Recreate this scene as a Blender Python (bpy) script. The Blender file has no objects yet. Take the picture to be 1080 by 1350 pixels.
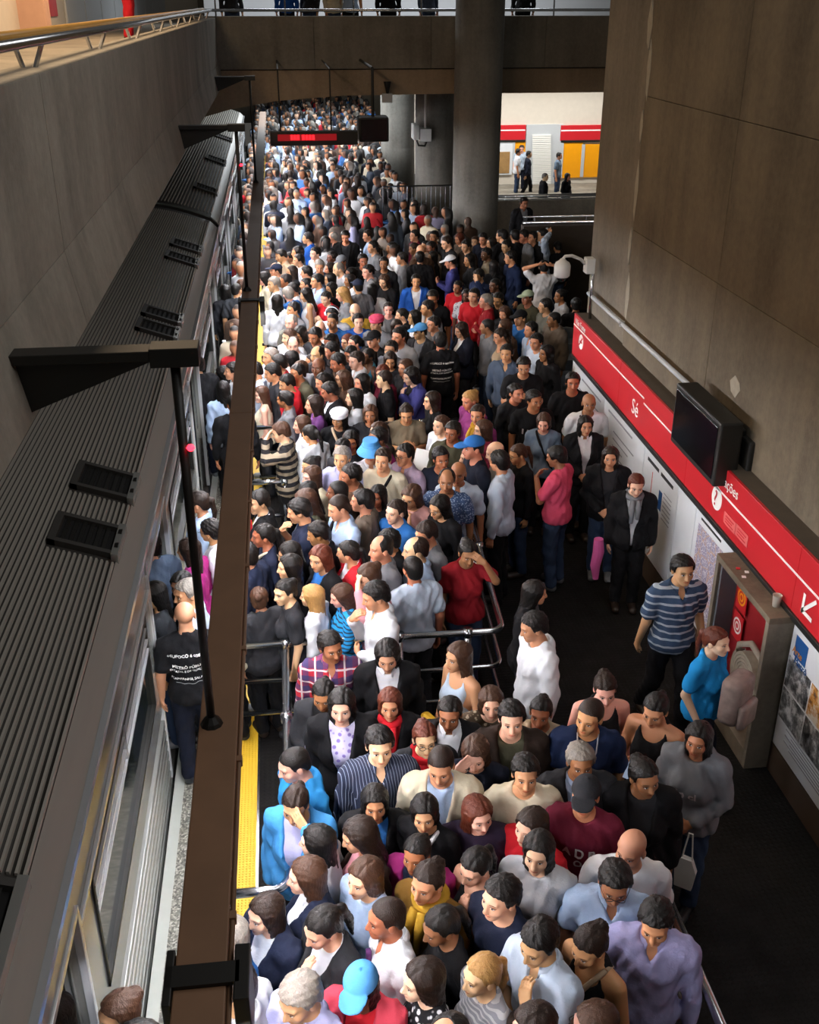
import bpy, bmesh, math, random
import numpy as np
from mathutils import Matrix, Vector

# ------------------------------------------------------------------ camera, world, exposure
FPX = 1381.0                                   # focal length in pixels of the 1080x1350 frame
PITCH = math.atan(675.0 / FPX)
YAW = math.atan(183.0 / FPX * math.cos(PITCH))
CAMZ = 6.0
S = bpy.context.scene
COL = S.collection
cam = bpy.data.cameras.new('camera'); camo = bpy.data.objects.new('camera', cam); COL.objects.link(camo)
camo.location = (0, 0, CAMZ); camo.rotation_euler = (math.pi / 2 - PITCH, 0, -YAW)
cam.sensor_fit = 'VERTICAL'; cam.sensor_height = 36.0; cam.lens = 36.0 * FPX / 1350.0
cam.clip_start = 0.05; cam.clip_end = 300
S.camera = camo
S.view_settings.view_transform = 'Standard'; S.view_settings.look = 'None'
S.view_settings.gamma = 1.0; S.view_settings.use_curve_mapping = False
S.view_settings.exposure = 0.0
W = bpy.data.worlds.new('world'); S.world = W; W.use_nodes = True
W.node_tree.nodes['Background'].inputs[0].default_value = (1.0, 0.94, 0.86, 1)
W.node_tree.nodes['Background'].inputs[1].default_value = 0.06
def area(name, loc, rot, sx, sy, e, col):
    l = bpy.data.lights.new(name, 'AREA'); l.shape = 'RECTANGLE'; l.size = sx; l.size_y = sy; l.energy = e; l.color = col
    o = bpy.data.objects.new(name, l); COL.objects.link(o); o.location = loc; o.rotation_euler = rot; return o
# warm lamps of the mezzanine, cool lamps over the far platform and over the opposite walkway
area('mezzanine_lamp', (-2.3, 13.0, 7.6), (0, 0, 0), 0.8, 14.0, 420, (1.0, 0.72, 0.45))
area('concourse_lamp', (3.4, 4.0, 9.6), (0, math.radians(42), 0), 1.5, 12.0, 250, (0.97, 0.95, 0.95))
area('far_platform_lamp', (1.6, 41.0, 3.9), (0, 0, 0), 4.5, 16.0, 1050, (0.88, 0.95, 1.0))
area('bridge_fill_light', (3.0, 28.6, 7.6), (0, 0, 0), 9.0, 1.0, 260, (0.92, 0.96, 1.0))  # unseen lamp added to brighten the bridge deck
area('opposite_walkway_lamp', (9.2, 39.3, 3.6), (0, 0, 0), 9.0, 0.6, 420, (1.0, 0.97, 0.92))
TUBE_STRENGTH = 262.0                            # fluorescent tubes under the hanging trough

# ------------------------------------------------------------------ small helpers
FWD = Vector((math.sin(YAW) * math.cos(PITCH), math.cos(YAW) * math.cos(PITCH), -math.sin(PITCH)))
RGT = Vector((math.cos(YAW), -math.sin(YAW), 0)); UPV = RGT.cross(FWD)
def at(u, v, x=None, y=None, z=None):           # point of the place seen in pixel (u, v), on the plane x, y or z = const
    d = FWD + RGT * ((u - 540) / FPX) + UPV * ((675 - v) / FPX)
    t = x / d.x if x is not None else y / d.y if y is not None else (z - CAMZ) / d.z
    return Vector((d.x * t, d.y * t, CAMZ + d.z * t))
def lin(h):
    h = h.lstrip('#'); c = [int(h[i:i + 2], 16) / 255 for i in (0, 2, 4)]
    return tuple(x / 12.92 if x <= 0.04045 else ((x + 0.055) / 1.055) ** 2.4 for x in c) + (1.0,)
def wm(o):                                      # world matrix without a depsgraph update
    return (wm(o.parent) @ o.matrix_parent_inverse if o.parent else Matrix()) @ o.matrix_basis
def link(o, parent=None):                       # shapes are given in world coordinates, also under a parent
    COL.objects.link(o)
    if parent: o.parent = parent; o.matrix_parent_inverse = wm(parent).inverted()
    return o
def tag(o, label, cat, group=None):
    o['label'] = label; o['category'] = cat
    if group: o['group'] = group
    return o
def thing(name, label, cat, loc=(0, 0, 0), rz=0, group=None):
    o = bpy.data.objects.new(name, None); COL.objects.link(o); o.empty_display_size = 0.1
    o.location = loc; o.rotation_euler = (0, 0, rz); return tag(o, label, cat, group)
def struct(o): o['kind'] = 'structure'; return o
class MB:                                       # collects shapes into one mesh
    def __init__(s): s.v = []; s.f = []
    def box(s, x0, x1, y0, y1, z0, z1, bev=0.0):
        if bev <= 0:
            n = len(s.v)
            s.v += [(x0, y0, z0), (x1, y0, z0), (x1, y1, z0), (x0, y1, z0), (x0, y0, z1), (x1, y0, z1), (x1, y1, z1), (x0, y1, z1)]
            s.f += [tuple(n + i for i in q) for q in ((0, 3, 2, 1), (4, 5, 6, 7), (0, 1, 5, 4), (1, 2, 6, 5), (2, 3, 7, 6), (3, 0, 4, 7))]
        else:
            bm = bmesh.new(); bmesh.ops.create_cube(bm, size=1)
            bmesh.ops.scale(bm, vec=(x1 - x0, y1 - y0, z1 - z0), verts=bm.verts)
            bmesh.ops.translate(bm, vec=((x0 + x1) / 2, (y0 + y1) / 2, (z0 + z1) / 2), verts=bm.verts)
            bmesh.ops.bevel(bm, geom=bm.edges[:], offset=bev, segments=2, affect='EDGES', profile=0.5)
            n = len(s.v); s.v += [tuple(v.co) for v in bm.verts]; bm.verts.index_update()
            s.f += [tuple(n + v.index for v in f.verts) for f in bm.faces]; bm.free()
        return s
    def prism(s, pts, axis, a, b):              # polygon pts in the two other axes, extruded along axis from a to b
        n = len(s.v); m = len(pts)
        def P(p, t): return (t, p[0], p[1]) if axis == 'x' else (p[0], t, p[1]) if axis == 'y' else (p[0], p[1], t)
        s.v += [P(p, a) for p in pts] + [P(p, b) for p in pts]
        s.f += [tuple(n + i for i in range(m))[::-1], tuple(n + m + i for i in range(m))]
        s.f += [(n + i, n + (i + 1) % m, n + m + (i + 1) % m, n + m + i) for i in range(m)]
        return s
    def tube(s, pts, r, seg=10, cap=True):
        pts = [Vector(p) for p in pts]; rs = r if isinstance(r, (list, tuple)) else [r] * len(pts)
        n0 = len(s.v); up = None
        for i, p in enumerate(pts):
            d = (pts[min(i + 1, len(pts) - 1)] - pts[max(i - 1, 0)]).normalized()
            if up is None: up = d.orthogonal().normalized()
            up = (up - d * up.dot(d)).normalized(); w = d.cross(up)
            for k in range(seg):
                a = 2 * math.pi * k / seg
                s.v.append(tuple(p + (up * math.cos(a) + w * math.sin(a)) * rs[i]))
        for i in range(len(pts) - 1):
            for k in range(seg):
                a = n0 + i * seg + k; b = n0 + i * seg + (k + 1) % seg
                s.f.append((a, b, b + seg, a + seg))
        if cap:
            s.f.append(tuple(n0 + k for k in range(seg))[::-1]); e = n0 + (len(pts) - 1) * seg
            s.f.append(tuple(e + k for k in range(seg)))
        return s
    def lathe(s, prof, c, seg=24):              # prof: (r, z) from bottom to top, about the vertical through c
        n0 = len(s.v)
        for r, z in prof:
            for k in range(seg):
                a = 2 * math.pi * k / seg; s.v.append((c[0] + r * math.cos(a), c[1] + r * math.sin(a), c[2] + z))
        for i in range(len(prof) - 1):
            for k in range(seg):
                a = n0 + i * seg + k; b = n0 + i * seg + (k + 1) % seg
                s.f.append((a, b, b + seg, a + seg))
        s.f.append(tuple(n0 + k for k in range(seg))[::-1]); e = n0 + (len(prof) - 1) * seg
        s.f.append(tuple(e + k for k in range(seg)))
        return s
    def mesh(s, name, mat, smooth=False):
        me = bpy.data.meshes.new(name); me.from_pydata(s.v, [], s.f); me.materials.append(mat)
        if smooth: me.shade_smooth()
        me.update(); return me
    def build(s, name, mat, parent=None, smooth=False, loc=(0, 0, 0)):
        o = bpy.data.objects.new(name, s.mesh(name, mat, smooth)); o.location = loc; return link(o, parent)
def smooth_angle(o, deg=40):
    me = o.data; me.shade_smooth()
    bm = bmesh.new(); bm.from_mesh(me)
    for e in bm.edges:
        if len(e.link_faces) == 2 and e.calc_face_angle(0) > math.radians(deg): e.smooth = False
    bm.to_mesh(me); bm.free(); return o
def arc_path(pts, r, n=5):                      # polyline with rounded corners
    pts = [Vector(p) for p in pts]; out = [pts[0]]
    for a, b, c in zip(pts, pts[1:], pts[2:]):
        d1 = (a - b).normalized(); d2 = (c - b).normalized()
        p1 = b + d1 * r; p2 = b + d2 * r
        for k in range(n + 1):
            t = k / n; out.append(p1.lerp(b, t).lerp(b.lerp(p2, t), t))
    return out + [pts[-1]]
def text_mesh(s, size, mat, extrude=0.0015, align='LEFT', bold=0.0):
    cu = bpy.data.curves.new('lettering', 'FONT'); cu.body = s; cu.size = size; cu.extrude = extrude; cu.align_x = align; cu.resolution_u = 3; cu.offset = bold
    o = bpy.data.objects.new('lettering', cu); COL.objects.link(o)
    me = bpy.data.meshes.new_from_object(o, depsgraph=bpy.context.evaluated_depsgraph_get())
    bpy.data.objects.remove(o); bpy.data.curves.remove(cu); me.name = 'lettering'
    me.materials.clear(); me.materials.append(mat); return me
def wall_text(s, size, p, mat, parent, name='lettering'):     # on the right wall: read towards -y, facing -x
    o = bpy.data.objects.new(name, text_mesh(s, size, mat))
    o.matrix_basis = Matrix(((0, 0, -1, p[0]), (-1, 0, 0, p[1]), (0, 1, 0, p[2]), (0, 0, 0, 1)))
    link(o, parent)
    return o

# ------------------------------------------------------------------ materials
MATS = {}
def new_mat(name):
    m = bpy.data.materials.new(name); m.use_nodes = True; nt = m.node_tree; nt.nodes.clear()
    out = nt.nodes.new('ShaderNodeOutputMaterial'); b = nt.nodes.new('ShaderNodeBsdfPrincipled')
    nt.links.new(b.outputs[0], out.inputs[0]); MATS[name] = m; return m, nt, b
class NT:                                       # terse node maths
    def __init__(s, nt): s.nt = nt
    def n(s, t, **kw):
        q = s.nt.nodes.new(t)
        for k, v in kw.items(): setattr(q, k, v)
        return q
    def l(s, a, b): s.nt.links.new(a, b)
    def m(s, op, a, b=None, c=None, clamp=False):
        q = s.n('ShaderNodeMath', operation=op, use_clamp=clamp)
        for i, x in enumerate((a, b, c)):
            if x is None: continue
            if isinstance(x, (int, float)): q.inputs[i].default_value = x
            else: s.l(x, q.inputs[i])
        return q.outputs[0]
    def mix(s, fac, a, b, mode='MIX'):
        q = s.n('ShaderNodeMix', data_type='RGBA', blend_type=mode)
        for i, x in ((0, fac), (6, a), (7, b)):
            if isinstance(x, (int, float)): q.inputs[i].default_value = x
            elif isinstance(x, tuple): q.inputs[i].default_value = x
            else: s.l(x, q.inputs[i])
        return q.outputs[2]
    def noise(s, scale, vec=None, detail=4, rough=0.55):
        q = s.n('ShaderNodeTexNoise'); q.inputs['Scale'].default_value = scale; q.inputs['Detail'].default_value = detail; q.inputs['Roughness'].default_value = rough
        if vec is not None: s.l(vec, q.inputs['Vector'])
        return q.outputs['Fac']
    def coord(s, kind='Object', scale=None):
        q = s.n('ShaderNodeTexCoord').outputs[kind]
        if scale:
            mp = s.n('ShaderNodeMapping'); mp.inputs['Scale'].default_value = scale; s.l(q, mp.inputs['Vector']); q = mp.outputs[0]
        return q
    def ramp(s, fac, stops):
        q = s.n('ShaderNodeValToRGB'); e = q.color_ramp.elements
        while len(e) < len(stops): e.new(0.5)
        for i, (p, c) in enumerate(stops): e[i].position = p; e[i].color = c if isinstance(c, tuple) else (c, c, c, 1)
        s.l(fac, q.inputs[0]); return q.outputs[0]
    def bump(s, h, strength, dist, bsdf):
        q = s.n('ShaderNodeBump'); q.inputs['Strength'].default_value = strength; q.inputs['Distance'].default_value = dist
        s.l(h, q.inputs['Height']); s.l(q.outputs[0], bsdf.inputs['Normal'])
def plain(name, hexc, rough=0.5, metal=0.0, var=0.12, scale=6.0, bump=0.0, bscale=60, spec=None, emit=None, es=0.0, alpha=None):
    m, nt, b = new_mat(name); N = NT(nt); c = lin(hexc)
    f = N.noise(scale, N.coord('Object'))
    N.l(N.mix(f, tuple(x * (1 - var) for x in c[:3]) + (1,), tuple(min(1, x * (1 + var)) for x in c[:3]) + (1,)), b.inputs['Base Color'])
    b.inputs['Roughness'].default_value = rough; b.inputs['Metallic'].default_value = metal
    if spec is not None: b.inputs['Specular IOR Level'].default_value = spec
    if bump: N.bump(N.noise(bscale, N.coord('Object')), bump, 0.01, b)
    if emit: b.inputs['Emission Color'].default_value = lin(emit); b.inputs['Emission Strength'].default_value = es
    if alpha: b.inputs['Transmission Weight'].default_value = alpha
    return m
def concrete(name, hexa, hexb, streak=1.0):
    m, nt, b = new_mat(name); N = NT(nt)
    geo = N.n('ShaderNodeNewGeometry').outputs['Position']
    def mp(sc):
        q = N.n('ShaderNodeMapping'); q.inputs['Scale'].default_value = sc; N.l(geo, q.inputs['Vector']); return q.outputs[0]
    a = N.noise(0.9, mp((1, 1, 1)), 6); st = N.noise(1.0, mp((3.0, 3.0, 0.22)), 5); fine = N.noise(14, mp((1, 1, 1)), 6, 0.7)
    f = N.m('ADD', N.m('MULTIPLY', a, 0.55), N.m('MULTIPLY', st, 0.45 * streak))
    f = N.m('ADD', f, N.m('MULTIPLY', N.m('SUBTRACT', fine, 0.5), 0.35))
    N.l(N.ramp(f, [(0.30, lin(hexb)), (0.68, lin(hexa))]), b.inputs['Base Color'])
    b.inputs['Roughness'].default_value = 0.85; N.bump(N.noise(22, mp((1, 1, 0.6)), 6, 0.7), 0.25, 0.02, b); return m
M_CONC = concrete('wall_concrete', '#8a8172', '#5f584c')
M_CONCW = concrete('warm_concrete', '#7b6f5b', '#50473a')
M_CONCD = concrete('dark_concrete', '#8d877a', '#625c51')
M_COL = concrete('column_concrete', '#85827a', '#57544d', 1.3)
M_STEEL = plain('stainless_tube', '#c9ccd0', 0.24, 1.0, 0.06)
M_BLACK = plain('black_metal', '#14130f', 0.5, 0.0, 0.2)
M_DARK = plain('dark_gap', '#0b0a09', 0.9)
M_BROWN = plain('brown_painted_steel', '#7d5d44', 0.55, 0.0, 0.25, 3.0)
M_RED = plain('red_sign_panel', '#c2222a', 0.38, 0.0, 0.08, 2.0)
M_WHITE = plain('white_board', '#d9dde0', 0.45, 0.0, 0.04)
M_WPRINT = plain('white_print', '#efeee8', 0.5, 0.0, 0.02)
M_BPRINT = plain('black_print', '#1b1c20', 0.6)
M_GPRINT = plain('grey_print', '#8d9096', 0.6)
M_BLUEP = plain('blue_print', '#17508f', 0.5)
M_YEL = plain('yellow_tactile', '#e0b52f', 0.55, 0.0, 0.12, 9.0)
M_PLAST = plain('white_plastic', '#d8d8d4', 0.4, 0.0, 0.04)
M_LED = plain('red_led', '#3a0508', 0.4, emit='#ff1a22', es=3.0)
M_LEDD = plain('dim_red_led', '#2a0406', 0.4, emit='#b4141c', es=0.55)
M_TUBE = plain('fluorescent_tube', '#ffffff', 0.4, emit='#f4f7ff', es=TUBE_STRENGTH)
M_GLASS = plain('dark_glass', '#1a1e1c', 0.08, 0.0, 0.1, spec=0.6)
M_SCREEN = plain('dark_screen', '#0d0e10', 0.16, 0.0, 0.2)
M_ORANGE = plain('orange_panel', '#f2a10c', 0.4, 0.0, 0.05)
M_PALE = plain('pale_wall', '#cfc6b8', 0.6, 0.0, 0.08)
M_GREYP = plain('grey_panel', '#b9bdc0', 0.5, 0.0, 0.05)
M_STAIR = plain('stair_grey', '#6d747c', 0.6, 0.0, 0.1)
M_HOSE = plain('canvas_hose', '#a79f8f', 0.85, 0.0, 0.15, 20)
M_RUBBER = None
def rubber():
    m, nt, b = new_mat('black_rubber_floor'); N = NT(nt); geo = N.n('ShaderNodeNewGeometry').outputs['Position']
    v = N.n('ShaderNodeTexVoronoi', feature='F1', distance='EUCLIDEAN'); v.inputs['Scale'].default_value = 22; v.inputs['Randomness'].default_value = 0.0; N.l(geo, v.inputs['Vector'])
    f = N.noise(2.2, geo, 6)
    N.l(N.ramp(f, [(0.3, lin('#0b0a0a')), (0.75, lin('#171513'))]), b.inputs['Base Color'])
    N.l(N.ramp(N.noise(5, geo, 5), [(0.3, 0.6), (0.7, 0.85)]), b.inputs['Roughness'])
    b.inputs['Specular IOR Level'].default_value = 0.2
    N.bump(N.ramp(v.outputs['Distance'], [(0.25, 1.0), (0.36, 0.0)]), 0.6, 0.004, b)
    return m
M_RUBBER = rubber()
def terrazzo():
    m, nt, b = new_mat('terrazzo'); N = NT(nt); geo = N.n('ShaderNodeNewGeometry').outputs['Position']
    v = N.n('ShaderNodeTexVoronoi'); v.inputs['Scale'].default_value = 70; N.l(geo, v.inputs['Vector'])
    N.l(N.ramp(v.outputs['Color'], [(0.2, lin('#4a4a44')), (0.55, lin('#74746a')), (0.9, lin('#aaa99c'))]), b.inputs['Base Color']); b.inputs['Roughness'].default_value = 0.6; return m
M_TERR = terrazzo()
def train_steel(name, base, rough, metal=0.5):
    m, nt, b = new_mat(name); N = NT(nt); geo = N.n('ShaderNodeNewGeometry').outputs['Position']
    mp = N.n('ShaderNodeMapping'); mp.inputs['Scale'].default_value = (6, 0.5, 6); N.l(geo, mp.inputs['Vector'])
    f = N.noise(1.5, mp.outputs[0], 6)
    c = lin(base); N.l(N.mix(f, tuple(x * 0.88 for x in c[:3]) + (1,), tuple(min(1, x * 1.08) for x in c[:3]) + (1,)), b.inputs['Base Color'])
    b.inputs['Metallic'].default_value = metal; b.inputs['Roughness'].default_value = rough; return m
M_TROOF = train_steel('train_roof_steel', '#3d3a36', 0.5, 0.2)
M_TSHO = train_steel('train_shoulder_steel', '#a5a29a', 0.4, 0.3)
M_TRIB = train_steel('train_rib_steel', '#c2bdb2', 0.38, 0.35)
M_TSIDE = train_steel('train_side_steel', '#b2b3ae', 0.26, 0.65)
M_TBRIGHT = train_steel('bright_trim', '#e4e6e8', 0.18)

# ================================================================== THE SETTING
EDGE = -1.16                                    # platform edge (x), train on its left
XW = 3.95                                       # face of the sign wall
XC = 4.13                                       # face of the concrete wall above it
# platform floor
fl = struct(MB().box(-0.44, 5.2, -1.5, 62, -0.25, 0).box(5.2, 16, 13.0, 21.7, -0.25, 0).build('floor', M_RUBBER))
MB().box(-0.46, -0.44, -1.5, 62, -0.2, 0.004).build('floor_joint', M_STEEL, fl)
ts = MB().box(-0.675, -0.46, -1.5, 62, -0.25, 0.002).build('tactile_strip', M_YEL, fl)
dm = MB()
for j in range(160):
    for i in range(8):
        cx, cy = -0.66 + i * 0.026, 4.0 + j * 0.026
        n = len(dm.v); r = 0.009
        dm.v += [(cx + r * c, cy + r * s_, 0.002) for c, s_ in ((1, 0), (0, 1), (-1, 0), (0, -1))] + [(cx + r * .5 * c, cy + r * .5 * s_, 0.007) for c, s_ in ((1, 0), (0, 1), (-1, 0), (0, -1))]
        dm.f += [(n + k, n + (k + 1) % 4, n + 4 + (k + 1) % 4, n + 4 + k) for k in range(4)] + [(n + 4, n + 5, n + 6, n + 7)]
o = dm.build('tactile_studs', M_YEL, ts); o['kind'] = 'stuff'
MB().box(-1.075, -0.675, -1.5, 62, -0.25, 0).build('terrazzo_strip', M_TERR, fl)
MB().box(EDGE, -1.075, -1.5, 62, -0.25, 0.003).build('edge_strip', plain('edge_white', '#a6aaa2', 0.6), fl)
struct(MB().box(EDGE, -1.0, -1.5, 62, -1.3, -0.25).build('wall_platform_edge', M_CONCD))
struct(MB().box(-6, EDGE, -1.5, 62, -1.5, -1.3).build('floor_track_bed', M_DARK))

# left mezzanine wall: panels with open joints, a haunch band below
wl = struct(MB().box(-1.45, -1.225, 0.5, 25.3, 4.36, 5.60).build('wall_left', M_DARK))
ys = [0.5, 3.4, 6.0, 8.5, 10.95, 13.6, 16.2, 18.8, 21.4, 25.28]
for a, b in zip(ys, ys[1:]):
    MB().box(-1.47, -1.20, a + 0.006, b - 0.006, 4.76, 5.66, 0.004).build('concrete_panel', M_CONCD, wl)
    MB().prism([(-1.47, 4.757), (-1.20, 4.757), (-1.13, 4.34), (-1.47, 4.34)], 'y', a + 0.004, b - 0.004).build('haunch_panel', M_CONCD, wl)
struct(MB().box(-14, -1.47, 0.5, 60, 5.25, 5.45).build('floor_mezzanine', M_CONC))
struct(MB().box(-5.0, -4.9, 0.5, 60, -1.5, 5.25).build('wall_track_side', M_CONCD))

# back wall of the left mezzanine
mz = struct(MB().box(-3.9, -3.7, 5, 60, 5.45, 9).build('wall_mezzanine', M_PALE))
for k in range(9):
    MB().box(-3.7, -3.66, 21.5 + k * 2.2, 23.6 + k * 2.2, 5.45, 8.5, 0.01).build('shutter_panel', M_GREYP, mz)
pr = MB().box(-3.72, -3.3, 17.6, 17.95, 5.45, 8.8, 0.02).build('pilaster', plain('pink_plaster', '#c99f86', 0.7), mz)
p0 = at(74, 20, x=-3.65)
MB().box(-3.70, -3.68, p0.y - .35, p0.y + .35, 5.75, 6.9).build('poster', plain('poster_print', '#b5343a', 0.5, var=0.5, scale=3), mz)
hr = thing('handrail', 'double steel handrail on the parapet of the left mezzanine', 'handrail', (-1.4, 3, 5.66))
MB().tube([(-1.28, 0.6, 5.80), (-1.28, 25.1, 5.80)], 0.028, 10).build('rail', M_STEEL, hr, True)
MB().tube([(-1.44, 0.6, 5.82), (-1.44, 25.1, 5.82)], 0.03, 10).build('warm_lit_rail', plain('warm_lit_steel', '#a8803f', 0.35), hr, True)  # metal rail; the warm light on it is put into its brown colour
for k in range(10):
    MB().tube([(-1.28, 1.6 + k * 2.5, 5.79), (-1.34, 1.6 + k * 2.5, 5.65)], 0.016, 6).tube([(-1.44, 1.6 + k * 2.5, 5.80), (-1.40, 1.6 + k * 2.5, 5.65)], 0.016, 6).build('bracket', M_STEEL, hr)

# far cross bridge
br = struct(MB().box(-1.75, 14, 25.34, 26.1, 4.60, 5.66).build('wall_far_bridge', M_DARK))
for a, b in zip([-1.70, 0.9, 3.5, 6.1, 8.7], [0.894, 3.494, 6.094, 8.694, 13]):
    MB().box(a, b, 25.30, 26.1, 4.62, 5.68, 0.004).build('bridge_panel', M_CONCD, br)
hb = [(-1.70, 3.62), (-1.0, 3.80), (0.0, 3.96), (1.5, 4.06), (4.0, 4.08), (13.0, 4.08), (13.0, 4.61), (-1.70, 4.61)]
MB().prism(hb, 'y', 25.36, 26.1).build('bridge_haunch', concrete('lit_haunch_concrete', '#a8937a', '#7a6a55'), br)  # lighter concrete colour carries the lamplight falling on the haunch
struct(MB().box(-1.75, 14, 26.1, 31, 4.5, 4.9).build('floor_far_bridge', M_CONCD))
struct(MB().box(-1.75, 14, 31, 31.2, 4.5, 8.5).build('wall_upper_hall', plain('hall_white', '#c9ccd0', .5, var=.15, scale=.8)))
rl = thing('bridge_railing', 'steel railing along the top of the far cross bridge', 'railing', (2, 25.6, 5.68))
MB().tube([(-1.7, 25.5, 5.80), (9.5, 25.5, 5.80)], 0.03, 8).build('rail', M_STEEL, rl, True)
for k in range(8): MB().tube([(-1.2 + k * 1.5, 25.5, 5.67), (-1.2 + k * 1.5, 25.5, 6.4)], 0.018, 8).build('post', M_STEEL, rl, True)

# round columns
for k, (cx, cy, r, z1) in enumerate(((4.46, 24.6, 0.53, 9.0), (4.20, 29.6, 0.52, 4.5), (3.95, 36.5, 0.56, 6))):
    struct(MB().lathe([(r, 0), (r, 1.6), (r - .002, 1.61), (r, 1.62), (r, 3.3), (r - .002, 3.31), (r, 3.32), (r, z1)], (cx, cy, 0), 40).build('column_%d' % (k + 1), M_COL, smooth=True))
# right wall: concrete above, sign wall below
wr = struct(MB().box(XC + .03, 5.4, -1.5, 13.5, 0, 8.5).build('wall_right', M_DARK))
def panel(y0, y1, z0, z1, m=M_CONCW, d=0.0): MB().box(XC + d, XC + .5, y0 + .004, y1 - .004, z0 + .003, z1 - .003, 0.004).build('concrete_panel', m, wr)
for y0, y1 in ((-1.5, 3.2), (3.2, 6.4), (6.4, 9.6), (9.6, 12.25)):
    for z0, z1 in ((2.06, 3.55), (3.55, 5.03), (5.03, 8.5)): panel(y0, y1, z0, z1)
panel(12.25, 13.95, 2.06, 8.5, M_CONC, 0.02)
MB().box(XC + .10, 5.4, 13.4, 13.945, 0, 8.5).build('end_face', M_CONC, wr)
for k, (yy_, zz_, w_, h_) in enumerate(((12.22, 2.75, .07, .30), (12.30, 3.35, .05, .22), (12.25, 4.0, .06, .35), (12.28, 4.7, .05, .18), (12.2, 5.3, .06, .32), (12.3, 5.75, .08, .25), (8.9, 2.75, .12, .10))):
    MB().prism([(yy_ - w_, zz_), (yy_ - w_ * .3, zz_ - h_), (yy_ + w_ * .6, zz_ - h_ * .7), (yy_ + w_, zz_ + h_ * .2), (yy_ + w_ * .2, zz_ + h_), (yy_ - w_ * .7, zz_ + h_ * .6)], 'x', XC - .004, XC + .03).build('plaster_patch', MATS.get('pale_plaster') or plain('pale_plaster', '#a39c8c', .9, var=.3, scale=12), wr)
MB().box(XW, XC + .06, -1.5, 13.75, 0, 2.14).build('sign_wall', plain('ledge_brown', '#4c4236', 0.8, var=0.3), wr)
MB().box(XW - .012, XW, -1.5, 13.75, 0.0, 0.28).build('skirting', plain('skirting_brown', '#4a3a2c', 0.7), wr)
# far end and opposite side
struct(MB().box(-8, 30, 61, 61.3, 0, 8).build('wall_far_end', M_CONC))
ow = struct(MB().box(5.0, 22, 41.5, 41.8, -0.6, 7).build('wall_opposite', M_PALE))
def opp(u0, u1, v0, v1, name, m, parent, t=0.05, y=41.5):
    a = at(u0, v0, y=y); b = at(u1, v1, y=y)
    return MB().box(a.x, b.x, y - t, y + .02, b.z, a.z, 0.006).build(name, m, parent)
sgn = thing('opposite_sign_band', 'red sign band high on the brightly lit opposite wall', 'sign', (9, 41.4, 2))
for u0, u1 in ((640, 692), (739, 800)):
    opp(u0, u1, 165, 184.5, 'red_panel', M_RED, sgn, .10); opp(u0, u1, 171, 172, 'white_line', M_WPRINT, sgn, .105)
    opp(u0, u1, 184.5, 186.5, 'black_edge', M_BLACK, sgn, .11)
for lab, u0, u1, v0, v1 in (('narrow orange panel left of the louvred door', 676, 691, 187, 226), ('broad orange panel right of the louvred door', 739, 765, 188, 234), ('framed orange panel at the end of the opposite wall', 767, 800, 190, 233)):
    w = thing('wall_panel', lab, 'panel', tuple(at(u0, v1, y=41.45)))
    opp(u0, u1, v0, v1, 'panel', M_ORANGE, w, .06)
    opp(u0, u0 + 1.2, v0, v1, 'frame', M_GREYP, w, .09)
w = thing('map_case', 'white framed map case at the left of the opposite wall', 'map case', tuple(at(660, 230, y=41.4)))
opp(648, 674.5, 186.5, 230, 'frame', M_WHITE, w, .07); opp(652, 671, 200, 228, 'map', plain('tan_map', '#9a7748', 0.6, var=0.4), w, .085)
d1 = struct(opp(694, 737, 164, 254, 'door_1', M_GREYP, None, .08))
for k in range(26):
    a = at(703, 178 + k * 2.6, y=41.3); b = at(727, 179.6 + k * 2.6, y=41.3)
    MB().box(a.x, b.x, 41.36, 41.43, b.z, a.z).build('louvre', M_WPRINT, d1)
struct(MB().box(5.0, 22, 37.9, 41.5, -0.75, -0.45).build('floor_opposite', M_CONCD))
pa = struct(MB().box(5.0, 22, 30.6, 30.9, -1.5, at(720, 264, y=30.6).z).build('wall_opposite_parapet', M_CONC))
rl = thing('opposite_railing', 'pale steel railing in front of the opposite walkway', 'railing', (9, 30.7, 0.9))
z = at(720, 258, y=30.7).z; z2 = at(720, 262, y=30.7).z
MB().tube([(5.0, 30.7, z), (14, 30.7, z)], 0.05, 8).build('rail', M_STEEL, rl, True); MB().tube([(5.0, 30.7, z2), (14, 30.7, z2)], 0.02, 8).build('lower_rail', M_STEEL, rl, True)
for k in range(7): MB().tube([(5.4 + k * 1.3, 30.7, z2 - .06), (5.4 + k * 1.3, 30.7, z)], 0.018, 6).build('post', M_STEEL, rl)
z = at(720, 298, y=21.6).z
struct(MB().box(4.95, 16, 21.6, 21.85, -0.2, z).build('wall_stair_parapet', plain('dark_brown_wall', '#3a3026', 0.8, var=0.3)))
rl = thing('stair_railing', 'steel railing on the dark stair parapet behind the column', 'railing', (6, 21.7, z))
MB().tube([(4.95, 21.72, z + .05), (14, 21.72, z + .05)], 0.035, 8).build('rail', M_STEEL, rl, True)
MB().tube([(4.95, 21.72, z + .17), (14, 21.72, z + .17)], 0.02, 8).build('upper_rail', M_STEEL, rl, True)
for k in range(6): MB().tube([(5.2 + k * 1.1, 21.72, z - .02), (5.2 + k * 1.1, 21.72, z + .17)], 0.016, 6).build('post', M_STEEL, rl)
struct(MB().box(4.95, 16, 21.85, 24.0, 0.0, at(690, 258, y=22.9).z - 1.72).build('floor_stair_landing', M_CONCD))
st = thing('staircase', 'grey stair flight behind the end of the right wall', 'stairs', (4.9, 15.4, 0))
for k in range(7): MB().box(4.3, 6.2, 14.35 + k * .32, 14.35 + (k + 1) * .32 - .006, 0, 0.17 * (k + 1), 0.01).build('step', M_STAIR, st)

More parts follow.
